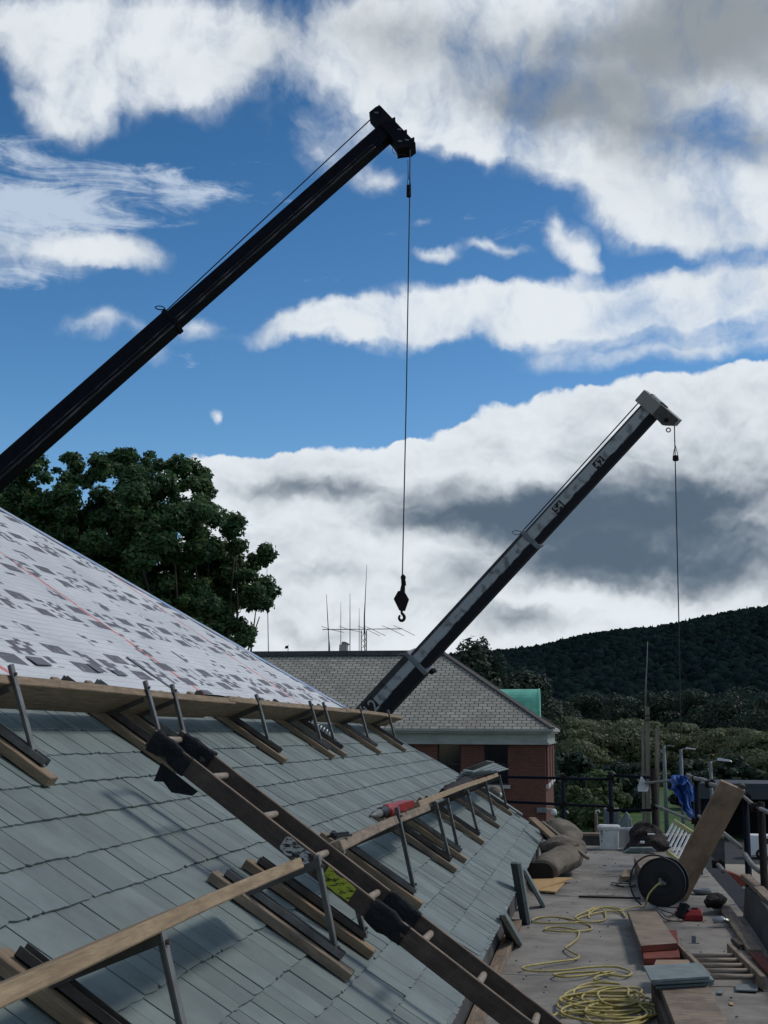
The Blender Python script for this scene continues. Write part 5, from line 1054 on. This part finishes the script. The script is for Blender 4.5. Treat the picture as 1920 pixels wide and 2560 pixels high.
# leaning plank
LP = empty('leaning_plank', dz_(1708, 2246), 'wide brown plank leaning up against the scaffold pipes', 'plank')
tl, tr_ = atY(1799, 1964, 12.35), atY(1867, 1967, 12.35); br = dz_(1717, 2250, .0); bl = br-(tr_-tl)*1.03
n_ = np.cross(tr_-tl, br-tr_); n_ /= np.linalg.norm(n_); n_ = n_ if n_[1] > 0 else -n_
c0_, c1_ = (bl+br)/2+n_*.02, (tl+tr_)/2+n_*.02
bt = beam('board', c0_, c1_, np.linalg.norm(tr_-tl), .038, m_ply, LP, up=n_)
wv = (tr_-tl)/np.linalg.norm(tr_-tl); e0, e1 = br+n_*.05-wv*.025, tr_+n_*.05-wv*.03
beam('backing_batten', e0, e1, .05, .05, m_ladderw, LP, up=n_)
# yellow railed rack
RK = empty('ladder_rack', dz_(1684, 2150), 'slanted rack of silver slats between two yellow rails', 'rack')
Yk = 13.6; A, B, C, Dd = atY(1684, 2052, Yk+.5), atY(1737, 2086, Yk+.4), atY(1697, 2152, Yk-.1), atY(1652, 2118, Yk)
A2, B2 = A+(A-B)*.0, B+(B-A)*.25; beam('yellow_rail', A, B2, .03, .04, m_yrail, RK, bev=.002); beam('yellow_rail', Dd+np.array([.1, 0, -.05])*0+(C-Dd)*.35, C+(C-Dd)*.1, .03, .04, m_yrail, RK, bev=.002)
Lft = atY(1653, 2086, Yk+.25)
for i in range(9):
    t = i/8; u = A*(1-t)+B2*t; dwn = (Dd-A); v = u+dwn*(.60+.40*min(1, t*2.2))
    beam('silver_slat', u-z_*.015, v, .022, .012, m_alu, RK, bev=.001)

# ------------------------------------------------------------------ scaffold guard rail round the end and the right side
SG = empty('scaffold_guard_rail', (DX1+.3, DYE, GROUND), 'tube scaffold guard rail of dark blue posts and galvanised pipes round the roof edge', 'scaffold')
def post(px, top, Y, m, r=.026, zb=None):
    p = atY(px, top, Y); return MB().tube([(p[0], Y, GROUND), p], r, 10).build('post', m, SG, smoothf=True)
def rail(pts, m, r=.017): return pipe('rail', spline(pts, 5) if len(pts) > 2 else pts, r, m, SG, 10)
YE = 19.0
post(1408, 1935, YE, m_blue, .03); post(1526, 1930, YE, m_blue, .032); post(1634, 1922, YE-.4, m_iron, .045); post(1741, 1940, 15.2, m_blue, .032); post(1863, 1990, 12.7, m_blue, .030); post(1902, 2005, 11.4, m_iron, .032); post(1958, 2030, 9.6, m_blue, .03)
rail([atY(1247, 1942, YE+.06), atY(1520, 1948, YE+.06)], m_blue, .021); rail([atY(1262, 2004, YE+.06), atY(1520, 2016, YE+.06)], m_blue, .021)
rail([atY(1526, 1938, YE+.08), atY(1640, 1945, YE-.3)], m_blue, .021); rail([atY(1526, 2026, YE+.08), atY(1640, 2025, YE-.3)], m_blue, .021)
rail([atY(1610, 1958, YE-.2), atY(1680, 1951, 17.2), atY(1743, 1946, 15.3)], m_pipe); rail([atY(1718, 1937, 15.3), atY(1738, 1946, 15.1), atY(1760, 1950, 14.4), atY(1775, 1960, 13.8), atY(1800, 1967, 13.0), atY(1835, 1982, 12.6)], m_pipe, .022)
rail([atY(1640, 2014, YE-.5), atY(1690, 2035, 16.8), atY(1736, 2054, 15.2)], m_pipe); rail([atY(1746, 2040, 15.2), atY(1800, 2076, 13.4), atY(1852, 2118, 12.2)], m_pipe, .02)
rail([atY(1860, 1992, 12.6), atY(1890, 2016, 11.7), atY(1960, 2048, 9.7)], m_pipe); rail([atY(1862, 2136, 12.6), atY(1880, 2162, 12.0), atY(1905, 2182, 11.4)], m_pipe, .024)
rail([atY(1783, 2155, 12.6), atY(1797, 2164, 12.1), atY(1808, 2178, 11.9)], m_pipe, .02)
for px, py, Y in ((1634, 1950, YE-.35), (1636, 2016, YE-.45), (1741, 1948, 15.15), (1740, 2052, 15.15), (1863, 1994, 12.65), (1893, 2018, 11.55), (1526, 1944, YE), (1526, 2022, YE), (1408, 1945, YE), (1408, 2010, YE), (1775, 1960, 13.8), (1795, 2160, 12.2)):
    c = atY(px, py, Y); MB().tube([c+np.array([-.05, 0, 0]), c+np.array([.05, 0, 0])], .038, 8).tube([c+np.array([0, -.03, -.03]), c+np.array([.02, -.05, .05])], .010, 6).build('coupler', m_iron, SG)
# blue tarpaulin hanging from the pipe
def drape(name, label, outline_rows, Y, m, seed, parent=None, amp=1.0):
    V = []; n = 34; ys2 = np.linspace(0, len(outline_rows)-1, len(outline_rows)*4); R3 = np.array(outline_rows, float); rows = len(ys2)
    for i, yi in enumerate(ys2):
        py, a, b = [float(np.interp(yi, range(len(R3)), R3[:, q])) for q in range(3)]
        for j in range(n):
            t = j/(n-1); P = atY(a+(b-a)*t+1.5*math.sin(i*.9+seed)*(1 if j in (0, n-1) else 0), py, Y); P[1] += amp*(.055*math.sin(t*9+i*.10+seed)+.03*math.sin(t*21-i*.22+seed*2)+.035*math.sin(t*5+i*.35)); V.append(P)
    V = np.array(V); V += np.stack([lump(V, 30, seed), lump(V, 26, seed+1)*2, lump(V, 28, seed+2)], -1)*.010*amp
    F = [(i*n+j, i*n+j+1, (i+1)*n+j+1, (i+1)*n+j) for i in range(rows-1) for j in range(n-1)]
    o = mesh(name, V, F, m, parent); so = o.modifiers.new('thick', 'SOLIDIFY'); so.thickness = .004
    if label: tag(o, label, 'tarpaulin')
    return o
TP = empty('blue_tarpaulin', atY(1705, 1945, 15.9), 'crumpled bright blue tarpaulin hanging from the scaffold pipe', 'tarpaulin')
drape('hanging_sheet', None, [(1940, 1686, 1708), (1942, 1680, 1716), (1950, 1678, 1719), (1960, 1679, 1724), (1970, 1675, 1728), (1976, 1684, 1731), (1990, 1690, 1732), (2000, 1696, 1728), (2010, 1703, 1726), (2022, 1707, 1731), (2034, 1714, 1735), (2044, 1724, 1736), (2051, 1731, 1735)], 15.9, m_tarp, 2, TP)
drape('side_flap', None, [(1950, 1712, 1719), (1960, 1716, 1727), (1970, 1720, 1734), (1982, 1722, 1739), (1994, 1724, 1738), (2003, 1727, 1733)], 15.75, m_tarp, 5, TP, .6)
drape('top_bundle', None, [(1938, 1688, 1710), (1941, 1680, 1717), (1948, 1679, 1720), (1956, 1684, 1716), (1962, 1692, 1708)], 15.7, m_tarp, 8, TP, .5)
rows = [(1945, 1681, 1700), (1960, 1680, 1700), (1975, 1681, 1705), (1990, 1686, 1710), (2005, 1690, 1712), (2016, 1694, 1708)]
drape('dark_cloth', 'dark cloth hanging behind the blue tarpaulin', rows, 16.3, m_dkfab, 4)
# tied standing timbers, whip and white hood
tl_ = [('standing_timber', 1607, 1817, 2090, 19.9, .078, 'left short timber standing upright beyond the roof end'), ('standing_timber', 1618, 1767, 2090, 19.9, .115, 'tallest standing timber with two dark ties near its top'),
       ('standing_timber', 1638.5, 1821, 2090, 20.0, .042, 'slim standing timber just left of the rightmost one'), ('standing_timber', 1644, 1813, 2090, 19.8, .075, 'rightmost standing timber beyond the roof end')]
for nm, px, tp, bt, Y, w, lb_ in tl_:
    t = atY(px, tp, Y); b = atY(px+3 if px < 1630 else px+2, bt, Y); dn = (b-t)/np.linalg.norm(b-t); o = beam(nm, t, t+dn*((t[2]-GROUND)/-dn[2]), w*.55, w*.75, m_pole, None, up=(0, 1, 0)); tag(o, lb_, 'timber', 'standing timbers')
tq = atY(1618, 1790, 19.83); 
for i, py in enumerate((1789, 1800)): pass
tq = [MB().box(atY(1612.5, py-1.5, 19.82)-np.array([0, .03, 0]), atY(1623.5, py+1.5, 19.82)+np.array([0, .02, 0])) for py in (1789, 1800)]
t_obj = bpy.data.objects['standing_timber.001']
for b_ in tq: b_.build('tie', m_tar, t_obj)
o = MB().tube([atY(1613, 1772, 20.1), atY(1615, 1700, 20.1), atY(1617.5, 1655, 20.1), atY(1619, 1604, 20.1)], [.014, .012, .009, .005], 6).build('whip_antenna', m_pipe, smoothf=True); tag(o, 'tall pale whip rod rising from behind the tallest standing timber', 'antenna')
q = atY(1604, 1962, YE-.3); o = MB().add([q+np.array(v) for v in ((-.055, -.03, -.09), (.07, -.05, -.09), (.09, .08, -.075), (-.04, .1, -.085), (-.01, .0, .11), (.012, .01, .112), (-.062, -.02, -.03), (.1, .0, -.03))], [(0, 1, 7, 4), (0, 4, 6), (1, 2, 7), (7, 2, 5, 4), (2, 3, 5), (3, 0, 6, 4, 5), (0, 3, 2, 1)]).build('white_hood', m_white); tag(o, 'small off-white cone shaped hood on the guard rail end by the timbers', 'hood')
# bollard-like posts far behind on the lawn edge
for i, (px, tp) in enumerate(((1411, 2036), (1490, 2034))):
    o_ = atY(px, tp, 60); r0_ = empty('bent_post', (o_[0], 60, GROUND), ['left grey post with a bent top beyond the roof end', 'right grey post with a bent top beyond the roof end'][i], 'post', 'bent top posts beyond the roof end')
    MB().tube([(o_[0], 60, GROUND), o_], .08, 8).build('shaft', m_pole, r0_); MB().tube([o_, o_+np.array([.0, 0, .12]), o_+np.array([.14, 0, .14]), o_+np.array([.16, 0, .05])], .035, 6).build('cap', m_white, r0_)

# ------------------------------------------------------------------ lamps, shed, vehicles beyond
for i, (px, top, arm, Y) in enumerate(((1660, 1866, 1685, 116), (1702, 1873, 1737, 98), (1776, 1903, 1826, 55))):
    t = atY(px, top, Y); s = Y/FPX; root = empty('street_lamp', (t[0], Y, GROUND), ['farthest and slimmest grey street lamp, just right of the standing timbers', 'middle grey street lamp directly above the blue tarpaulin', 'nearest and thickest grey street lamp, left of the leaning plank top'][i], 'street lamp', 'street lamps in the yard')
    MB().tube([(t[0], Y, GROUND), (t[0], Y, t[2])], [s*5.2, s*4.0], 10).build('pole', m_lamp, root, smoothf=True)
    L_ = (arm-px)*s; MB().tube(spline([(t[0], Y, t[2]-.1), (t[0]+L_*.2, Y, t[2]+.02), (t[0]+L_*.55, Y, t[2]+.08)], 4), s*1.6, 8).build('arm', m_lamp, root, smoothf=True)
    vs = [(t[0]+L_*.3, Y-.13, t[2]+.03), (t[0]+L_, Y-.12, t[2]-.02), (t[0]+L_, Y+.12, t[2]-.02), (t[0]+L_*.3, Y+.13, t[2]+.03), (t[0]+L_*.35, Y-.1, t[2]+.14), (t[0]+L_*.9, Y-.08, t[2]+.06), (t[0]+L_*.9, Y+.08, t[2]+.06), (t[0]+L_*.35, Y+.1, t[2]+.14)]
    MB().add(vs, CF).build('lamp_head', m_alu if i else m_lamp, root, bev=.01)
sx0 = atY(1740, 1980, 118)[0]; zt_, zb_ = atY(1800, 1958, 118)[2], atY(1800, 1997, 118)[2]
sh_ = empty('metal_shed', (sx0+15, 118, GROUND), 'long low open fronted metal shed with a grey roof band, behind the scaffold', 'shed')
MB().box((sx0, 117.6, zb_), (sx0+40, 127, zt_)).build('roof_band', m_shed, sh_); MB().box((sx0+.5, 126, GROUND), (sx0+39, 126.3, zb_)).box((sx0+.3, 118, GROUND), (sx0+.6, 126, zb_)).build('wall', m_shedd, sh_)
for i in range(7): MB().box((sx0+.6+i*3.6, 117.7, GROUND), (sx0+.9+i*3.6, 118, zb_-.01)).build('post', m_blue, sh_)
# white van
Vy = 100.0; a = atY(1869, 2088, Vy); b = atY(1932, 2152, Vy); vn = empty('white_van', ((a[0]+b[0])/2, Vy, GROUND), 'white van parked by the dark shed, seen between the scaffold posts', 'van')
zf = b[2]+.35; H_ = a[2]-zf; L_ = 4.6; x0 = a[0]; zr = a[2]
prof = [(x0+.02, zf), (x0, zf+H_*.55), (x0+.15, zr-.15), (x0+.3, zr), (x0+3.1, zr-.02), (x0+3.7, zr-.55), (x0+4.4, zr-.75), (x0+L_, zf+.5), (x0+L_, zf)]
MB().prism([(x, Vy, z) for x, z in prof], (0, 1.8, 0)).build('body', m_vanw, vn, bev=.04)
MB().prism([(x0+1.05, Vy-.005, zr-.62), (x0+1.05, Vy-.005, zr-.22), (x0+2.0, Vy-.005, zr-.2), (x0+2.0, Vy-.005, zr-.62)], (0, -.01, 0)).prism([(x0+2.1, Vy-.005, zr-.62), (x0+2.1, Vy-.005, zr-.2), (x0+3.0, Vy-.005, zr-.2), (x0+3.5, Vy-.005, zr-.62)], (0, -.01, 0)).build('window', m_winglass, vn)
MB().box((x0+1.02, Vy-.02, zf+.6), (x0+1.25, Vy-.001, zf+.95)).build('fuel_flap', m_shedd, vn)
for wx0 in (x0+.9, x0+3.7):
    w_ = lathe('wheel', [(.2, -.1), (.36, -.1), (.38, 0), (.36, .1), (.2, .1)], (wx0, Vy+.02, GROUND+.38), m_blackp, vn, 18, axis='Y'); lathe('rim', [(.05, -.03), (.2, -.02), (.2, .02)], (wx0, Vy-.09, GROUND+.38), m_alu, w_, 14, axis='Y')
for i_, py_ in enumerate((2172,)):
    pass
# red tub on dark frame in the yard
Yt = 66.0; q0, q1 = atY(1816, 2200, Yt), atY(1886, 2222, Yt); tb_ = empty('red_tub_cart', (q0[0]+.8, Yt, GROUND), 'curved red tub with grey lip on a dark frame in the yard', 'cart')
def q_(px, py): return atY(px, py, Yt)
MB().prism([q_(1814, 2178), q_(1830, 2182), q_(1850, 2190), q_(1868, 2200), q_(1882, 2212), q_(1886, 2221), q_(1868, 2219), q_(1845, 2214), q_(1830, 2206), q_(1818, 2192)], (0, .8, 0)).build('tub', m_redpaint, tb_, bev=.02)
MB().prism([q_(1856, 2214), q_(1886, 2221), q_(1888, 2226), q_(1856, 2221)], (0, .85, 0)).build('lip', m_alu, tb_)
MB().prism([q_(1830, 2207), q_(1856, 2222), q_(1888, 2228), q_(1896, 2236), q_(1886, 2244), q_(1884, 2262), q_(1872, 2250), q_(1846, 2236)], (0, .8, 0)).build('frame', m_blackp, tb_)
for px in (1850, 1880): MB().tube([q_(px, 2240), (q_(px, 2240)[0], Yt+.1, GROUND)], .04, 6).build('leg', m_blackp, tb_)
c_ = np.array([30*0+q_(1845, 2180)[0]+1.4, 80, GROUND]); o = MB().box(c_+np.array([-2.4, 0, 0]), c_+np.array([3, .25, .32])).build('concrete_kerb_block', m_conc); tag(o, 'long dark edged concrete kerb in the yard', 'kerb')

# ------------------------------------------------------------------ crane booms
def lerp(a, b, t): return a*(1-t)+b*t
def boom_axis(A, B): 
    X = (B-A)/np.linalg.norm(B-A); Z = np.array([-X[2], 0, X[0]]); Z -= X*(Z@X); Z /= np.linalg.norm(Z); Z = Z if Z[2] > 0 else -Z; Y = np.cross(Z, X); return X, Y, Z
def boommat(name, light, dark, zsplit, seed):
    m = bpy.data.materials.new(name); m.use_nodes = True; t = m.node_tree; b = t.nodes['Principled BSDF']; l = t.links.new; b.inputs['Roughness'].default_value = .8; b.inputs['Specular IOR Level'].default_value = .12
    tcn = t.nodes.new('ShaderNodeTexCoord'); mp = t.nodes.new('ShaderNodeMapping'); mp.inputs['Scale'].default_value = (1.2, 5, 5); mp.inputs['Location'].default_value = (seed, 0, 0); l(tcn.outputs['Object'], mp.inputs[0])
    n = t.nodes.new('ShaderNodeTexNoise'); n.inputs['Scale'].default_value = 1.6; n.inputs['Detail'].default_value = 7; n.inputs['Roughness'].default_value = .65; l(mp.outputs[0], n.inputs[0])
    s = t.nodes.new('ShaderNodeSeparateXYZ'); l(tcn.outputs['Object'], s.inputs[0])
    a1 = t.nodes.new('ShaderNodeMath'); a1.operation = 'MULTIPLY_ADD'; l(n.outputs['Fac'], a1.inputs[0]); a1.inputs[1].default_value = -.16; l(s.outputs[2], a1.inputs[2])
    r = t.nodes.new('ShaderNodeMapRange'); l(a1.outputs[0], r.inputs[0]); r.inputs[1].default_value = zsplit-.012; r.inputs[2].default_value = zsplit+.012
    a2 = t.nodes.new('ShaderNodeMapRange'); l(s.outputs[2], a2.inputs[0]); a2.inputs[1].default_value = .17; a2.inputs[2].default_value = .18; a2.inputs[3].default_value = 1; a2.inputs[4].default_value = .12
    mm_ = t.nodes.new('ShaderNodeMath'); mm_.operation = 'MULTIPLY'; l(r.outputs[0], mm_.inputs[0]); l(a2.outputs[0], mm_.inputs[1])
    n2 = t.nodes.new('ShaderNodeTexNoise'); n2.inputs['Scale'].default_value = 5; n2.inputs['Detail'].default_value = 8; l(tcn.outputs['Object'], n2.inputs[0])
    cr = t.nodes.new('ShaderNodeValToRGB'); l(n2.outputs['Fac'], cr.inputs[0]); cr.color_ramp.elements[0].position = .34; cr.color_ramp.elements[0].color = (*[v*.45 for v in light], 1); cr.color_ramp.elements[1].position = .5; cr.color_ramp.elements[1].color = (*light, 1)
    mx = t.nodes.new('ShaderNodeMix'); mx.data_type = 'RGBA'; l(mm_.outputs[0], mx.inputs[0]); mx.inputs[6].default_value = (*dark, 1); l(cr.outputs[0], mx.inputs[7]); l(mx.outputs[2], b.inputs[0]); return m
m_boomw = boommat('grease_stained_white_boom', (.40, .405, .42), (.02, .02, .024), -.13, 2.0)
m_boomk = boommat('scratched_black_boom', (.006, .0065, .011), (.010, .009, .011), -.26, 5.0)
m_headw = mat('dusty_grey_boom_head', (.33, .32, .30), (.23, .225, .21), .6, 4, bump=.05, dirt=(.05, .05, .05), dirt_scale=4, dirt_amt=.6)
def boxbeam(name, A, B, Z, w, h, m, parent, bev=.012): return beam(name, A, B, w, h, m, parent, up=Z, bev=bev)
def crane(root, C0, C1, joints, ws, hs, m, mhead, X, Y, Z):
    P = [lerp(C0, C1, t) for t in joints]
    for i in range(len(ws)):
        a = P[i]; b = P[i+1]; 
        boxbeam('boom_section', a-(X*.6 if i else 0), b, Z, ws[i], hs[i], m, root)
        if i < len(ws)-1: boxbeam('boom_collar', b-X*.10, b+X*.012, Z, ws[i]+.035, hs[i]+.035, m if mhead is m_boomdark else m_greyp, root)
    return P
# right crane
A = atY(800, 1924, 31.6); B = atY(1650, 1001, 28.2); X, Y, Z = boom_axis(A, B); full_ = np.linalg.norm(B-A)
CR = empty('crane_boom', (A[0], A[1], GROUND), 'pale grey telescopic crane boom with worn numbers, rising before the brick building', 'crane')
def tpx(px): ts = np.linspace(0, 1, 800); return ts[np.argmin([abs(pxof(lerp(A, B, t))-px) for t in ts])]
j1, j2 = tpx(1052), tpx(1334)
C0 = A-X*11
jj = [0]+[(11+t*full_)/(11+full_) for t in (j1, j2, 1.0)]
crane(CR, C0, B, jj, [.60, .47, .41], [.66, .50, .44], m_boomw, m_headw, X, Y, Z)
# head
hd0, hd1 = atY(1603, 989, 28.2), atY(1690, 1063, 28.2); hX = (hd1-hd0)/np.linalg.norm(hd1-hd0)
HX, HY, HZ = hX, Y, np.cross(hX, Y)
headc = MB(); hw = .155
hZ = np.cross(hX, Y); hZ = hZ if hZ[2] > 0 else -hZ
sidep = lambda s: [hd0-hZ*hw+Y*s, hd0+hZ*hw+Y*s, hd1+hZ*hw+Y*s, hd1-hZ*hw*.1+Y*s, hd1-hZ*hw*1.15-hX*.2+Y*s, lerp(hd0, hd1, .62)-hZ*hw*1.0+Y*s]
MB().prism(sidep(-.25), Y*.5).build('boom_head', m_headw, CR, bev=.008)
MB().prism([hd0+hX*.50-hZ*(hw-.004)-Y*.253, hd0+hX*.50+hZ*(hw-.006)-Y*.253, hd1+hZ*(hw-.006)-Y*.253-hX*.01, hd1-hZ*.02-Y*.253-hX*.01, hd1-hZ*hw*1.1-hX*.2-Y*.253], -Y*.004).build('grease_patch', m_steeld, CR)
sc_ = lerp(hd0, hd1, .80)-Y*.262-hZ*.03; MB().tube([sc_, sc_-Y*.02], .05, 14).build('sheave_pin', m_iron, CR)
e_ = atY(1671, 1075, 28.2); pipe('eye_ring', [e_+np.array([math.cos(a)*.045, 0, math.sin(a)*.045]) for a in np.linspace(0, 2*math.pi, 15)[:-1]], .014, m_headw, CR, 6, close=True)
rope = MB(); Yk2 = 27.98
rope.tube([atY(1596, 1007, 28.2), atY(1300, 1335, 29.4)], .014, 6)
rope.tube([atY(1686, 1063, Yk2), atY(1688, 1150, Yk2), atY(1697, 1548, Yk2), atY(1702, 1850, Yk2)], .012, 6); rope.build('hoist_rope', m_cable, CR)
wt = MB(); wq = atY(1689, 1145, Yk2); wt.tube([wq+np.array([0, 0, .06]), wq+np.array([0, 0, .05]), wq-np.array([0, 0, .05]), wq-np.array([0, 0, .065])], [.03, .062, .068, .05], 10); wt.build('switch_weight', m_iron, CR)
pipe('weight_bridle', [wq+np.array([-.05, 0, .06]), wq+np.array([-.03, 0, .16]), wq+np.array([0, 0, .25]), atY(1685, 1100, Yk2), wq+np.array([0.01, 0, .25]), wq+np.array([.03, 0, .16]), wq+np.array([.05, 0, .06])], .008, m_cable, CR)
for px, py, Yg, sgn in ((1299, 1333, 29.4, 1), (1012, 1642, 30.6, 1)):
    c = atY(px, py, Yg); pipe('rope_guide', [c+X*(math.cos(a)*.06)*-1+(Z*.9-X*.55)*(math.sin(a)*.10+.06) for a in np.linspace(0, 2*math.pi, 17)[:-1]], .012, m_headw, CR, 6, close=True)
cl_ = lerp(C0, B, jj[1])-Z*.33+X*.02; MB().beam(cl_-Z*.0, cl_-Z*.11, .14, .10).tube([cl_-Z*.06-Y*.12, cl_-Z*.06+Y*.12], .06, 10).build('wear_pad_bracket', m_iron, CR)
def number(txt, px, h, C, w_, hsec, s_plate, parent, off=0.0):
    t = tpx(px); c = lerp(A, B, t); face = c-Y*(w_/2+.003)+Z*off
    pl_ = MB().prism([face-X*s_plate-Z*h*.58, face+X*s_plate-Z*h*.58, face+X*s_plate+Z*h*.58, face-X*s_plate+Z*h*.58], -Y*.004).build('number_plate', m_tar, parent)
    cu = bpy.data.curves.new('number_'+'marking', 'FONT'); cu.body = txt; cu.size = h*1.25; cu.align_x = 'CENTER'; cu.align_y = 'CENTER'; cu.extrude = .002; cu.offset = h*.012
    tmp = bpy.data.objects.new('tmp', cu); COL.objects.link(tmp); bpy.context.view_layer.update(); me = bpy.data.meshes.new_from_object(tmp.evaluated_get(bpy.context.evaluated_depsgraph_get())); bpy.data.objects.remove(tmp); o = bpy.data.objects.new('number_marking', me); COL.objects.link(o); me.materials.clear(); me.materials.append(m_headl)
    p = face-Y*.0075; n = -Y; o.matrix_basis = Matrix(((X[0], Z[0], n[0], p[0]), (X[1], Z[1], n[1], p[1]), (X[2], Z[2], n[2], p[2]), (0, 0, 0, 1)))
    o.parent = pl_; o.matrix_parent_inverse = parent_inv(pl_)
m_headl = mat('faded_white_numbers', (.42, .42, .43), (.28, .28, .28), .7, 20)
number('42', 1504, .185, 0, .41, 0, .135, CR, off=.02); number('54', 1403, .185, 0, .41, 0, .135, CR, off=.02); number('12', 942, .34, 0, .60, 0, .22, CR, off=.05)
# left crane
A = atY(-260, 1413, 23.4); B = atY(962, 336, 25.4); X, Y, Z = boom_axis(A, B); full_ = np.linalg.norm(B-A)
CL = empty('crane_boom', (A[0], A[1], GROUND), 'long black telescopic crane boom slanting up from the left edge over the maple', 'crane')
j1 = tpx(435); C0 = A-X*4
jj = [0]+[(4+t*full_)/(4+full_) for t in (j1, 1.0)]
crane(CL, C0, B, jj, [.40, .34], [.44, .36], m_boomk, m_boomdark, X, Y, Z)
# light scratched strip low on each section side
for a_, b_, hs_, w_ in ((0, j1, .44, .40), (j1, .98, .36, .34)):
    p, q = lerp(A, B, a_), lerp(A, B, b_); f = -Y*(w_/2+.002)
    s1 = MB().beam(p+f-Z*hs_*.30, q+f-Z*hs_*.30, .003, .010, up=Z).build('side_weld', m_scr if False else m_boomdark, CL)
m_scr = mat('scratched_paint', (.12, .105, .10), (.012, .011, .012), .6, 5, (.35, 5, 5), bump=0, c1pos=.50, c2pos=.62)
for a_, b_, hs_, w_ in ((0, j1, .44, .40), (j1, .97, .36, .34)):
    p, q = lerp(A, B, a_), lerp(A, B, b_); f = -Y*(w_/2+.0035)
    beam('scraped_band', p+f-Z*hs_*.40, q+f-Z*hs_*.40, .004, .05, m_scr, CL, up=Z, bev=0); beam('scraped_band', p+f-Z*hs_*.19, q+f-Z*hs_*.19, .004, .02, m_scr, CL, up=Z, bev=0)
hd0, hd1 = atY(936, 284, 25.4), atY(1027, 380, 25.4); hX = (hd1-hd0)/np.linalg.norm(hd1-hd0); hZ = np.cross(hX, Y); hZ = hZ if hZ[2] > 0 else -hZ; hw = .145
sidep = lambda s: [hd0-hZ*hw+Y*s+hX*.01, hd0+hZ*hw*.4+Y*s, hd0+hZ*hw+Y*s+hX*.03, hd1+hZ*hw+Y*s, hd1-hZ*hw*.0+Y*s, hd1-hZ*hw*.8-hX*.08+Y*s, hd1-hZ*hw*1.7-hX*.16+Y*s, hd1-hZ*hw*1.3-hX*.22+Y*s, lerp(hd0, hd1, .66)-hZ*hw*1.05+Y*s]
MB().prism(sidep(-.21), Y*.42).build('boom_head', m_boomdark, CL, bev=.006)
for t_, l_ in ((.06, -1), (.34, 1), (.66, 1), (.86, 1)):
    c = lerp(hd0, hd1, t_)+hZ*hw*(1 if l_ > 0 else .5); MB().beam(c, c+hZ*.08+hX*(.02 if l_ > 0 else -.10), .3, .02, up=hX).build('sheave_guard_bar', m_iron, CL)
for t_, v_ in ((.10, -.2), (.62, .62), (.86, .3), (.80, -.6)): c = lerp(hd0, hd1, t_)+hZ*hw*v_-Y*.214; MB().beam(c-hX*.03-hZ*.03, c+hX*.03+hZ*.03, .006, .03, up=hZ).build('head_marking', m_greyp, CL)
Yh2 = 25.15
pipe('loose_wire', spline([atY(983, 366, Yh2), atY(981, 378, Yh2), atY(990, 386, Yh2), atY(1006, 387, Yh2), atY(1014, 388, Yh2)], 5), .006, m_cable, CL, 6)
rope = MB(); rope.tube([atY(926, 299, 25.4), atY(410, 782, 24.6)], .013, 6); rope.tube([atY(1025, 374, Yh2), atY(1024.5, 470, Yh2), atY(1016, 980, Yh2), atY(1006, 1437, Yh2)], .0125, 6); rope.build('hoist_rope', m_cable, CL)
c = atY(402, 770, 24.6); pipe('rope_guide', [c+(Z*.8-X*.6)*(math.cos(a)*.10+.02)+(X*.8+Z*.6)*(math.sin(a)*.04) for a in np.linspace(0, 2*math.pi, 17)[:-1]], .012, m_boomdark, CL, 6, close=True)
wq = atY(1022, 478, Yh2); MB().tube([wq+np.array([0, 0, .135]), wq+np.array([0, 0, .13]), wq-np.array([0, 0, .12]), wq-np.array([0, 0, .135])], [.03, .048, .050, .035], 10).build('switch_weight', m_iron, CL)
pipe('weight_bridle', [wq+np.array([-.04, 0, .13]), wq+np.array([-.03, 0, .19]), atY(1020, 444, Yh2), atY(1020, 420, Yh2), atY(1019.5, 400, Yh2), atY(1021, 444, Yh2), wq+np.array([.035, 0, .19]), wq+np.array([.04, 0, .13])], .006, m_cable, CL)
# hook block on the rope
Yb2 = Yh2; hb = empty('hook_block', atY(1003, 1500, Yb2), 'diamond shaped black hook block hanging from the left crane rope', 'hook block')
def qb(px, py): return atY(px, py, Yb2)
pr = [(996, 1478), (1010, 1477), (1022, 1498), (1012, 1527), (999, 1527), (985, 1498)]
MB().prism([qb(*p)+np.array([0, -.06, 0]) for p in pr], (0, .12, 0)).build('cheek_plates', m_iron, hb, bev=.008)
MB().tube([qb(1007, 1436), qb(1008, 1442), qb(1008, 1450), qb(1007, 1456)], [.02, .055, .045, .03], 10).tube([qb(1007, 1452), qb(1008, 1462), qb(1006, 1479)], [.035, .04, .055], 8).beam(qb(1011, 1452)-z_*0, qb(1012, 1464), .05, .05).build('swivel', m_iron, hb)
hk_ = [qb(1004.5, 1527), qb(1004.5, 1533), qb(1009, 1538), qb(1011, 1545), qb(1007, 1551), qb(1001, 1551), qb(997.5, 1545), qb(1000, 1538)]
MB().tube(spline(hk_, 4), [.022+.010*math.sin(math.pi*min(1, i/26)) for i in range(29)], 8).build('hook', m_iron, hb, smoothf=True)
